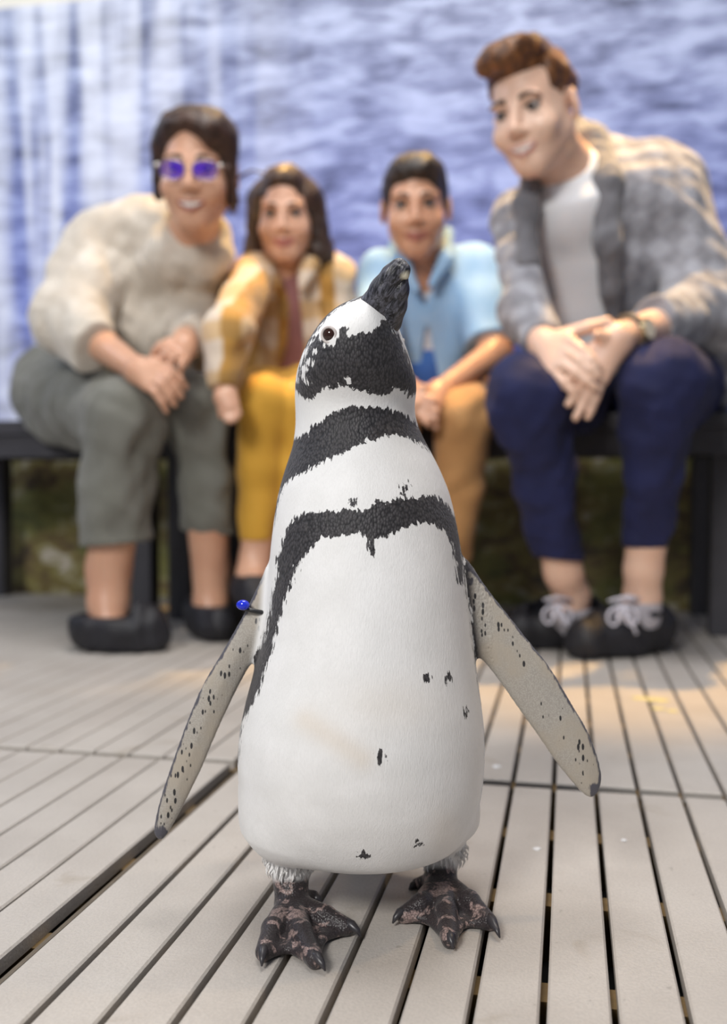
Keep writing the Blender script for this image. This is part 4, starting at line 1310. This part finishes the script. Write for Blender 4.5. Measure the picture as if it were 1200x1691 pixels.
def smooth_row(y):
    g = np.interp(zf, rz_, y)
    k = np.hanning(39); k /= k.sum()
    e = np.concatenate([np.full(19, 2 * g[0]) - g[19:0:-1], g, np.full(19, 2 * g[-1]) - g[-2:-21:-1]])
    return np.convolve(e, k, 'valid')
fc, fw, ft, fd = map(smooth_row, (rc, rw, rt, rd))
def bird_body(P):
    q = loc(P.astype(np.float64)); z = q[..., 2]
    zc = np.clip(z, zf[0], zf[-1])
    c, w, t, d = (np.interp(zc, zf, y) for y in (fc, fw, ft, fd))
    e = 2.05
    n = (np.abs((q[..., 0] - c) / w) ** e + np.abs((q[..., 1] - t) / d) ** e) ** (1 / e)
    dd = (n - 1) * np.minimum(w, d) * 0.9
    over = np.maximum(zf[0] - z, z - zf[-1])
    return np.where(over > 0, np.maximum(dd, over), dd).astype(np.float32)

# flippers: flat blades, thin at the rim
def blade(outline, d0, slope):
    pts = np.array([[*loc(A(u, v, d0))] for u, v in outline])
    # round the corners of the outline a little
    for _ in range(1):
        nx_ = np.roll(pts, -1, 0); pts = np.stack([pts * .75 + nx_ * .25, pts * .25 + nx_ * .75], 1).reshape(-1, 3)
    P2 = pts[:, [0, 2]]; s0 = P2[:, 0].mean(); t0 = pts[:, 1].mean()
    def fn(P):
        q = loc(P.astype(np.float64))
        s = poly_sd(q[..., 0], q[..., 2], P2)
        t = t0 + slope * (q[..., 0] - s0)
        n = np.abs(q[..., 1] - t)
        th = 0.0014 + 0.0052 * np.sqrt(np.clip(s / 0.014, 0, 1))
        return np.where(s > 0, (n - th) * 0.9, np.hypot(np.minimum(s, 0), np.maximum(n - 0.0014, 0))).astype(np.float32)
    cs = [A(u, v, d) for u, v in outline for d in (d0 - .045, d0 + .045)]
    return fn, box_of(cs, .002)[0], box_of(cs, .002)[1]
FLIP_L = blade([(446, 930), (425, 970), (408, 1005), (375, 1065), (335, 1130), (310, 1190), (285, 1260), (265, 1320), (255, 1365), (257, 1380), (264, 1386), (273, 1382),
                (292, 1350), (312, 1310), (332, 1270), (352, 1220), (377, 1165), (402, 1115), (422, 1080), (445, 1050), (480, 1030), (480, 940)], .790, .10)
FLIP_R = blade([(764, 925), (775, 928), (800, 968), (840, 1018), (875, 1063), (905, 1098), (940, 1158), (970, 1208), (985, 1250), (991, 1280), (987, 1305), (975, 1316), (962, 1310),
                (944, 1290), (918, 1258), (888, 1213), (858, 1172), (828, 1128), (800, 1092), (780, 1074), (755, 1050), (735, 1000), (735, 940)], .790, -.10)

# legs and webbed feet
def foot(leg_top, ankle, toes, hind):
    """toes: (knuckle px, tip px) ground picks; returns solids and claw roots"""
    fs = []
    an = ankle
    fs.append(cone_fn(leg_top, an, .0155, .0128))
    tips = []
    for (ku, kv), (tu, tv) in toes:
        k = G(ku, kv, .011); t = G(tu, tv, .0065)
        fs.append(cone_fn(an + np.array([0, 0, -.004]), k, .0115, .0078)); fs.append(cone_fn(k, t, .0078, .0062))
        tips.append((k, t))
    for (k1, t1), (k2, t2) in zip(tips[:-1], tips[1:]):
        lowt = lambda p: np.array([p[0], p[1], .0042])
        mid = (lowt(t1) + lowt(t2)) / 2 * .78 + lowt(an) * .22
        fs.append(tri_fn(an + np.array([0, 0, -.008]), lowt(t1), mid, .0034)); fs.append(tri_fn(an + np.array([0, 0, -.008]), lowt(t2), mid, .0034))
    fs.append(cone_fn(an, hind, .009, .005))
    return fs, tips
legL_top = A(479, 1415, .790); ankL = G(478, 1502, .020) ; ankL = A(481, 1487, .775)
legR_top = A(727, 1400, .835); ankR = A(728, 1452, .820)
FEET = []
fl, tipsL = foot(legL_top, ankL, [((450, 1533), (435, 1572)), ((498, 1540), (519, 1583)), ((535, 1512), (573, 1530))], A(517, 1480, .790))
fr, tipsR = foot(legR_top, ankR, [((695, 1493), (666, 1510)), ((737, 1505), (742, 1550)), ((775, 1488), (808, 1522))], A(688, 1460, .835))

lo, hi = box_of([A(225, 1400, .79), A(1015, 1400, .79), A(225, 470, .79), A(600, 480, .93), A(600, 470, .66), G(430, 1612, -.01), A(1010, 1000, .93)], 0.0)
lo -= 0.012; hi += 0.012
hi[2] = 0.49
PF = Field(lo, hi, 0.0016)
PF.add((bird_body, box_of([A(385, 1440, .68), A(385, 1440, .92), A(805, 1440, .68), A(805, 1440, .92), A(600, 485, .8)], .004)[0],
        box_of([A(385, 1440, .68), A(385, 1440, .92), A(805, 1440, .68), A(805, 1440, .92), A(600, 485, .8)], .004)[1]), 0.0)
PF.add(FLIP_L, 0.008); PF.add(FLIP_R, 0.008)
# feathered thighs above the legs, small tail behind
TH = [cone_fn(A(482, 1372, .785), A(479, 1420, .787), .032, .017), cone_fn(A(722, 1360, .83), A(727, 1405, .833), .032, .018)]
TAIL = cone_fn(A(600, 1330, .885), A(598, 1390, .925), .03, .008)
for t in TH: PF.add(t, 0.03)
PF.add(TAIL, 0.02)
for f in fl + fr: PF.add(f, 0.004)


def c6(*p): return [(480 + .2 * x, 420 + .2 * y) for x, y in p]
def c1(*p): return [(420 + x / 3, 400 + y / 3) for x, y in p]
def c2(*p): return [(240 + x / 3, 880 + y / 3) for x, y in p]
def c3(*p): return [(640 + x / 3, 880 + y / 3) for x, y in p]
FACE = c6((190, 665), (235, 665), (262, 720), (300, 765), (352, 742), (392, 680), (405, 610), (445, 585), (490, 600), (455, 650), (480, 665), (560, 660), (650, 645),
          (740, 590), (790, 535), (835, 500), (845, 560), (845, 640), (890, 665), (925, 740), (985, 860), (1035, 980), (1058, 1060), (1045, 1120), (1015, 1155),
          (975, 1165), (940, 1128), (850, 1100), (820, 1150), (720, 1168), (640, 1140), (560, 1120), (480, 1098), (420, 1080), (380, 1100), (330, 1110), (290, 1090),
          (250, 1150), (200, 1150), (150, 1205), (110, 1190), (70, 1165), (42, 1100), (55, 980), (95, 880), (130, 800), (175, 720))
NECK = c1((100, 1010), (205, 975), (250, 950), (300, 900), (370, 850), (450, 820), (560, 810), (650, 820), (740, 850), (800, 890), (840, 930), (980, 1010), (980, 1150), (930, 1100),
          (900, 1060), (840, 1010), (760, 970), (700, 955), (640, 965), (560, 985), (480, 1020), (400, 1060), (330, 1090), (270, 1130), (200, 1160), (150, 1200), (122, 1260), (110, 1350), (80, 1440), (0, 1500), (0, 1100))
CHEST = c1((200, 1370), (270, 1340), (350, 1330), (430, 1325), (500, 1320), (560, 1330), (600, 1280), (660, 1290), (700, 1270), (780, 1270), (860, 1250), (910, 1260),
           (960, 1310), (1000, 1370), (1025, 1450), (1035, 1550), (1040, 1700), (1005, 1680), (1000, 1600), (975, 1500), (940, 1430), (890, 1400), (830, 1390), (760, 1410), (700, 1440),
           (640, 1460), (580, 1470), (520, 1440), (470, 1450), (420, 1455), (340, 1465), (300, 1500), (255, 1540), (220, 1600), (190, 1680)) + \
        c2((740, 170), (700, 330), (660, 430), (630, 560), (600, 650), (572, 760), (520, 880), (482, 930), (467, 1000), (458, 1130), (435, 1180), (440, 900), (470, 800),
           (510, 700), (540, 600), (585, 530), (605, 450), (635, 300), (655, 200), (645, 120)) + c1((120, 1560), (150, 1440))
RSTRIPE = c3((340, 130), (375, 120), (420, 500), (440, 640), (500, 1040), (520, 1040), (520, 100), (385, 90))
SPOTS = [(628, 1252, 6, 9), (706, 1120, 4, 8), (740, 1118, 5, 8), (768, 1180, 3, 8), (600, 1412, 7, 5), (690, 1393, 6, 5), (667, 806, 7, 8), (583, 832, 6, 8), (614, 905, 6, 10),
         (575, 658, -3, 3)]
WHITE_FLECKS = c6((128, 1050)) + c6((100, 1010)) + c6((150, 890), (190, 800), (110, 950), (475, 1048), (180, 905))

def bird_attrs(V, Q):
    N = vnormals(V, Q)
    u, v = proj(V)
    view = CAM - V; view = view / np.linalg.norm(view, axis=1)[:, None]
    nv = (N * view).sum(1)
    Vf = V.astype(np.float32)
    db = bird_body(Vf)
    dflip = np.minimum(FLIP_L[0](Vf), FLIP_R[0](Vf))
    dfoot = np.min([f[0](Vf) for f in fl + fr], 0)
    dth = np.min([t[0](Vf) for t in TH], 0)
    dark = np.maximum.reduce([poly_sd(u, v, FACE), poly_sd(u, v, NECK), poly_sd(u, v, CHEST), poly_sd(u, v, RSTRIPE)])
    for su, sv, a, b in SPOTS:
        if a > 0: dark = np.maximum(dark, (1 - np.sqrt(((u - su) / a) ** 2 + ((v - sv) / b) ** 2)) * 5)
    for su, sv in WHITE_FLECKS:
        dark = np.minimum(dark, (np.sqrt(((u - su) / 4) ** 2 + ((v - sv) / 4.5) ** 2) - 1) * 4)
    # crown line and black back
    q = loc(V)
    back = -nv * 60 - 3.0
    dark = np.where(nv < 0.10, np.maximum(np.where(nv < -0.02, -50, dark), back + 0), dark)
    crown = (v < 575) & (u < 640) & (nv < 0.30)
    dark = np.where(crown, np.maximum(dark, (0.20 - nv) * 30), dark)
    low = (q[:, 2] < 0.075) & (nv < 0.1)
    dark = np.where(low & (q[:, 1] < 0.07), -20, dark)
    flip = np.clip((db - dflip) / 0.006, 0, 1)
    fback = np.clip((-nv - 0.05) * 6, 0, 1)
    footm = np.clip((np.minimum(db, dth) - dfoot) / 0.004 - 0.2, 0, 1)
    # leading edge and tip of the flippers
    lead = np.zeros(len(V))
    for pts, sgn in (([(440, 940), (410, 1005), (375, 1065), (335, 1130), (310, 1190), (285, 1260), (265, 1320), (254, 1372), (262, 1395)], 1),
                     ([(772, 928), (800, 968), (840, 1018), (875, 1063), (905, 1098), (940, 1158), (970, 1208), (986, 1250), (992, 1280), (987, 1308)], 1)):
        p = np.array(pts, float); d = np.full(len(V), 1e9)
        for a, b in zip(p[:-1], p[1:]):
            e = b - a; t = np.clip(((u - a[0]) * e[0] + (v - a[1]) * e[1]) / (e @ e), 0, 1)
            d = np.minimum(d, np.hypot(u - a[0] - t * e[0], v - a[1] - t * e[1]))
        lead = np.maximum(lead, np.clip(1 - d / 9, 0, 1))
    for (tu, tv) in ((266, 1378), (985, 1305)):
        lead = np.maximum(lead, np.clip(1.6 - np.hypot(u - tu, v - tv) / 14, 0, 1))
    for (tu, tv, r) in ((443, 975, 8), (437, 948, 12), (775, 960, 8), (772, 938, 9)):
        lead = np.maximum(lead, np.clip(1.5 - np.hypot(u - tu, v - tv) / r, 0, 1))
    spotm = np.zeros(len(V))
    for pts, r in (([(432, 1015), (415, 1060), (385, 1090), (360, 1130), (340, 1170)], 17), ([(325, 1200), (305, 1250), (290, 1300), (276, 1350)], 15),
                   ([(785, 990), (800, 1030), (815, 1050)], 20), ([(800, 1010), (830, 1045), (855, 1090), (885, 1120)], 11), ([(905, 1170), (925, 1200), (950, 1215), (965, 1250), (965, 1275)], 17)):
        p = np.array(pts, float)
        for a, b in zip(p[:-1], p[1:]):
            e = b - a; t = np.clip(((u - a[0]) * e[0] + (v - a[1]) * e[1]) / (e @ e), 0, 1)
            spotm = np.maximum(spotm, np.clip(1.4 - np.hypot(u - a[0] - t * e[0], v - a[1] - t * e[1]) / r, 0, 1))
    ax_, ay_ = 505., 1190.; ex, ey = 92., 62.
    tt = np.clip(((u - ax_) * ex + (v - ay_) * ey) / (ex * ex + ey * ey), 0, 1)
    dirty = np.exp(-(np.hypot(u - ax_ - tt * ex, v - ay_ - tt * ey) / 21) ** 2) * .75 + .4 * np.exp(-((u - 640) / 90) ** 2 - ((v - 1165) / 45) ** 2)
    dirty = dirty + .5 * np.exp(-((u - 735) / 30) ** 2 - ((v - 1375) / 45) ** 2)
    return {'dark': dark, 'flip': flip, 'fback': fback, 'foot': footm, 'lead': lead, 'spotm': spotm, 'dirty': dirty}

def plumage_material():
    mt, nt, b = new_mat('penguin_plumage')
    v = coords(nt)
    vs = coords(nt, (1, 1, 0.28))
    fine = noise(nt, vs, 900, 2, 0.6)
    tuft = noise(nt, vs, 330, 3, 0.6)
    big = noise(nt, v, 26, 3)
    dark = attr(nt, 'dark')
    edge = mth(nt, 'ADD', dark, mth(nt, 'MULTIPLY', mth(nt, 'SUBTRACT', tuft, 0.5), 30.0))
    edge = mth(nt, 'ADD', edge, mth(nt, 'MULTIPLY', mth(nt, 'SUBTRACT', big, 0.5), 5.0))
    f = smooth(nt, edge, -0.8, 0.8)
    white = mixc(nt, smooth(nt, big, 0.35, 0.7), (0.76, 0.76, 0.755), (0.82, 0.82, 0.82))
    white = mixc(nt, mth(nt, 'MULTIPLY', smooth(nt, fine, 0.4, 0.7), 0.22), white, (0.66, 0.66, 0.66))
    white = mixc(nt, mth(nt, 'MULTIPLY', attr(nt, 'dirty'), 0.5), white, (0.68, 0.57, 0.44))
    vo = voro(nt, coords(nt, (1, 1, 0.6)), 560)
    black = mixc(nt, smooth(nt, vo.outputs['Distance'], 0.25, 0.75), (0.040, 0.037, 0.042), (0.007, 0.0065, 0.009))
    black = mixc(nt, mth(nt, 'MULTIPLY', smooth(nt, tuft, 0.55, 0.75), 0.45), black, (0.11, 0.10, 0.10))
    c = mixc(nt, f, white, black)
    # flippers
    fw = mixc(nt, smooth(nt, voro(nt, v, 900).outputs['Distance'], 0.1, 0.7), (0.43, 0.40, 0.355), (0.33, 0.305, 0.27))
    fw = mixc(nt, smooth(nt, big, 0.4, 0.65), fw, (0.38, 0.335, 0.275))
    sv = coords(nt, (1, 1, 0.40))
    sp = voro(nt, sv, 330)
    spd = mth(nt, 'SUBTRACT', sp.outputs['Distance'], mth(nt, 'MULTIPLY', attr(nt, 'spotm'), 0.35))
    wn = nt.nodes.new('ShaderNodeSeparateColor'); nt.links.new(sp.outputs['Color'], wn.inputs[0])
    spd = mth(nt, 'ADD', spd, mth(nt, 'MULTIPLY', smooth(nt, wn.outputs[0], 0.55, 0.62), 0.6))
    spf = smooth(nt, mth(nt, 'MULTIPLY', spd, -1.0), -0.04, 0.02)
    fw = mixc(nt, spf, fw, (0.015, 0.014, 0.016))
    le = smooth(nt, mth(nt, 'ADD', attr(nt, 'lead'), mth(nt, 'MULTIPLY', mth(nt, 'SUBTRACT', tuft, 0.5), 1.2)), 0.55, 0.85)
    fw = mixc(nt, le, fw, (0.07, 0.068, 0.085))
    fw = mixc(nt, attr(nt, 'fback'), fw, (0.030, 0.029, 0.036))
    c = mixc(nt, attr(nt, 'flip'), c, fw)
    # feet: dark scaly skin with pink blotches
    pk = smooth(nt, noise(nt, v, 75, 3, 0.6, 0.6), 0.53, 0.60)
    ft_ = mixc(nt, pk, (0.030, 0.022, 0.024), (0.33, 0.235, 0.215))
    sc = voro(nt, v, 620)
    ft_ = mixc(nt, mth(nt, 'MULTIPLY', smooth(nt, sc.outputs['Distance'], 0.35, 0.7), 0.55), ft_, (0.015, 0.012, 0.013))
    c = mixc(nt, attr(nt, 'foot'), c, ft_)
    nt.links.new(c, b.inputs['Base Color'])
    rgh = nt.nodes.new('ShaderNodeMix'); rgh.data_type = 'FLOAT'
    nt.links.new(attr(nt, 'foot'), rgh.inputs[0]); rgh.inputs[2].default_value = 0.6; rgh.inputs[3].default_value = 0.42
    nt.links.new(rgh.outputs[0], b.inputs['Roughness'])
    b.inputs['Sheen Weight'].default_value = 0.12
    h1 = mth(nt, 'ADD', mth(nt, 'MULTIPLY', fine, 0.5), mth(nt, 'MULTIPLY', tuft, 0.35))
    vb = mth(nt, 'MULTIPLY', mth(nt, 'SUBTRACT', 1.0, vo.outputs['Distance']), 1.2)
    hm = nt.nodes.new('ShaderNodeMix'); hm.data_type = 'FLOAT'
    nt.links.new(f, hm.inputs[0]); nt.links.new(h1, hm.inputs[2]); nt.links.new(vb, hm.inputs[3])
    hf = mth(nt, 'ADD', mth(nt, 'MULTIPLY', hm.outputs[0], mth(nt, 'SUBTRACT', 1.0, attr(nt, 'foot'))),
             mth(nt, 'MULTIPLY', attr(nt, 'foot'), mth(nt, 'MULTIPLY', mth(nt, 'SUBTRACT', 1.0, sc.outputs['Distance']), 1.0)))
    bump(nt, b, hf, 0.45, 0.0012)
    return mt

penguin = empty('penguin', tuple(PEN), YAW)
tag(penguin, 'black and white banded penguin standing on the deck with its beak raised', 'penguin')
solid('body', PF, plumage_material(), penguin, 2, bird_attrs)

def bird_hit(u, v):
    r = FV + RV * (u - CX) / F_PX - UV * (v - CY) / F_PX
    return PF.ray(CAM, r, 0.62, 0.9)

# beak
def beak_material():
    mt, nt, b = new_mat('beak_horn')
    v = coords(nt, (1, 1, 1))
    n1 = noise(nt, along(nt, (0, -0.5, 0), (420, 420, 75)), 1.0, 4, 0.6, 0.8)
    c = mixc(nt, smooth(nt, n1, 0.4, 0.65), (0.010, 0.010, 0.013), (0.105, 0.105, 0.13))
    c = mixc(nt, attr(nt, 'tip'), c, (0.62, 0.58, 0.44))
    nt.links.new(c, b.inputs['Base Color'])
    b.inputs['Roughness'].default_value = 0.33
    bump(nt, b, n1, 0.5, 0.0022)
    return mt
M_BEAK = beak_material()
def beak(name, pts, cuts=()):
    P = [p for p, r in pts]
    l, h_ = box_of(P, 0.02)
    f = Field(l, h_, 0.0007)
    for (p, r), (p2, r2) in zip(pts[:-1], pts[1:]): f.cone(p, p2, r, r2, 0.004)
    for c in cuts: f.cut(c, 0.002)
    tipp = pts[-1][0]
    return solid(name, f, M_BEAK, penguin, 2, lambda V, Q: {'tip': np.clip(1.5 - np.linalg.norm(V - tipp, axis=1) / 0.0034, 0, 1) if name == 'upper_beak' else np.zeros(len(V))})
beak('upper_beak', [(A(605, 526, .757), .0112), (A(621, 508, .748), .0124), (A(636, 480, .738), .0112), (A(649, 455, .731), .0084), (A(659, 441, .727), .0056), (A(667, 445, .724), .0038), (A(670, 456, .723), .0024)])
beak('lower_beak', [(A(641, 530, .752), .0105), (A(650, 503, .742), .0094), (A(658, 478, .735), .0074), (A(664, 461, .731), .0046)])

# eye with its pale ring


M_EYE = plain_mat('bird_eye_brown', (0.035, 0.014, 0.010), 0.08, 0, 200, 0.3)
M_EYERING = plain_mat('bird_eye_ring', (0.55, 0.50, 0.48), 0.6, 0, 300, 0.3)
pe = bird_hit(544, 553)
n_e = CAM - pe; n_e /= np.linalg.norm(n_e)
n_e = n_e - RV * 0.45; n_e /= np.linalg.norm(n_e)
sx_ = np.cross(n_e, ZV); sx_ /= np.linalg.norm(sx_); sy_ = np.cross(sx_, n_e)
uv_ball('eye', pe - n_e * 0.0022, 0.0056, M_EYE, penguin)
wire('eye_ring', [pe + n_e * 0.0012 + 0.0056 * (math.cos(a) * sx_ + math.sin(a) * sy_) for a in np.linspace(0, 2 * math.pi, 25)[:-1]], 0.0011, M_EYERING, penguin, True)

le = loc(pe); cz = float(np.interp(le[2], zf, fc))
o_ = PEN + RV * (cz + .2) + NV * (le[1] + .066) + ZV * le[2]
pe2 = PF.ray(o_, -RV, 0.0, 0.3)
if pe2 is not None:
    uv_ball('eye', pe2 - RV * 0.0022, 0.0056, M_EYE, penguin)
    wire('eye_ring', [pe2 + RV * 0.0012 + 0.0056 * (math.cos(a) * NV + math.sin(a) * ZV) for a in np.linspace(0, 2 * math.pi, 25)[:-1]], 0.0011, M_EYERING, penguin, True)

# downy fringe where the belly feathers end above the legs
M_DOWN = plain_mat('down_fringe', (0.78, 0.76, 0.74), 0.8, 0, 300, 0.35)
def fringe(cu, cv, d, rx, n, seed):
    rr = random.Random(seed); mb = MB(); c0 = A(cu, cv, d)
    for i in range(n):
        a = rr.uniform(0, 2 * math.pi); r = rx * rr.uniform(.85, 1.08)
        o = c0 + RV * r * math.cos(a) + NV * r * math.sin(a) + ZV * rr.uniform(-.002, .014)
        out = RV * math.cos(a) + NV * math.sin(a)
        ln = rr.uniform(.006, .014); sw = RV * rr.uniform(-.003, .003)
        mb.tube([o - out * .002, o - ZV * ln * .55 + out * .0025 + sw * .4, o - ZV * ln + out * .001 + sw], [.0010, .0008, .0001], 4)
    o = mb.build('down_fringe', M_DOWN, penguin, True, PEN); o.rotation_euler = (0, 0, -YAW); o['kind'] = 'stuff'
fringe(479, 1418, .787, .0175, 240, 1)
fringe(727, 1403, .833, .0185, 240, 2)

# claws
M_CLAW = plain_mat('claw_horn', (0.035, 0.032, 0.036), 0.35, 0, 300, 0.4)
def claw(tip, out, length):
    out = out / np.linalg.norm(out)
    pts = [tip - out * .004 + ZV * .0015, tip + out * length * .35 + ZV * .0018, tip + out * length * .75 + ZV * -.0005, tip + out * length + ZV * -.004]
    wire('claw', pts, [.0046, .0038, .0022, .0006], M_CLAW, penguin, n=8)
for (k, t), px in zip(tipsL, [(432, 1598), (537, 1606), (596, 1549)]):
    e = G(px[0], px[1], 0.002); claw(t + ZV * .0005, (e - t) * np.array([1, 1, 0]), float(np.linalg.norm((e - t)[:2])))
for (k, t), px in zip(tipsR, [(648, 1527), (748, 1570), (825, 1551)]):
    e = G(px[0], px[1], 0.002); claw(t + ZV * .0005, (e - t) * np.array([1, 1, 0]), float(np.linalg.norm((e - t)[:2])))
for hp, tp in ((A(519, 1481, .788), A(532, 1493, .785)), (A(686, 1461, .833), A(675, 1469, .828))):
    wire('claw', [hp, (hp + tp) / 2 + ZV * .001, tp], [.0042, .003, .0006], M_CLAW, penguin, n=8)

# flipper band with a blue bead
M_STRAP = plain_mat('band_black', (0.012, 0.012, 0.014), 0.4)
M_BEAD = plain_mat('bead_blue', (0.015, 0.03, 0.55), 0.12, 0, 100, 0.4)
bc = A(420, 1006, .790)
ax1 = A(441, 1010, .790) - A(398, 1000, .790); ax1 = ax1 / np.linalg.norm(ax1); ax2 = NV
ring = [bc + ax1 * (.0118 * math.cos(a)) + ax2 * (.0085 * math.sin(a)) for a in np.linspace(0, 2 * math.pi, 33)[:-1]]
band = wire('wing_band', ring, 0.0018, M_STRAP, penguin, True)
bd = uv_ball('bead', A(401, 999, .780), 0.0045, M_BEAD, penguin, (1.2, 0.9, 0.9))
bd.name = 'bead'
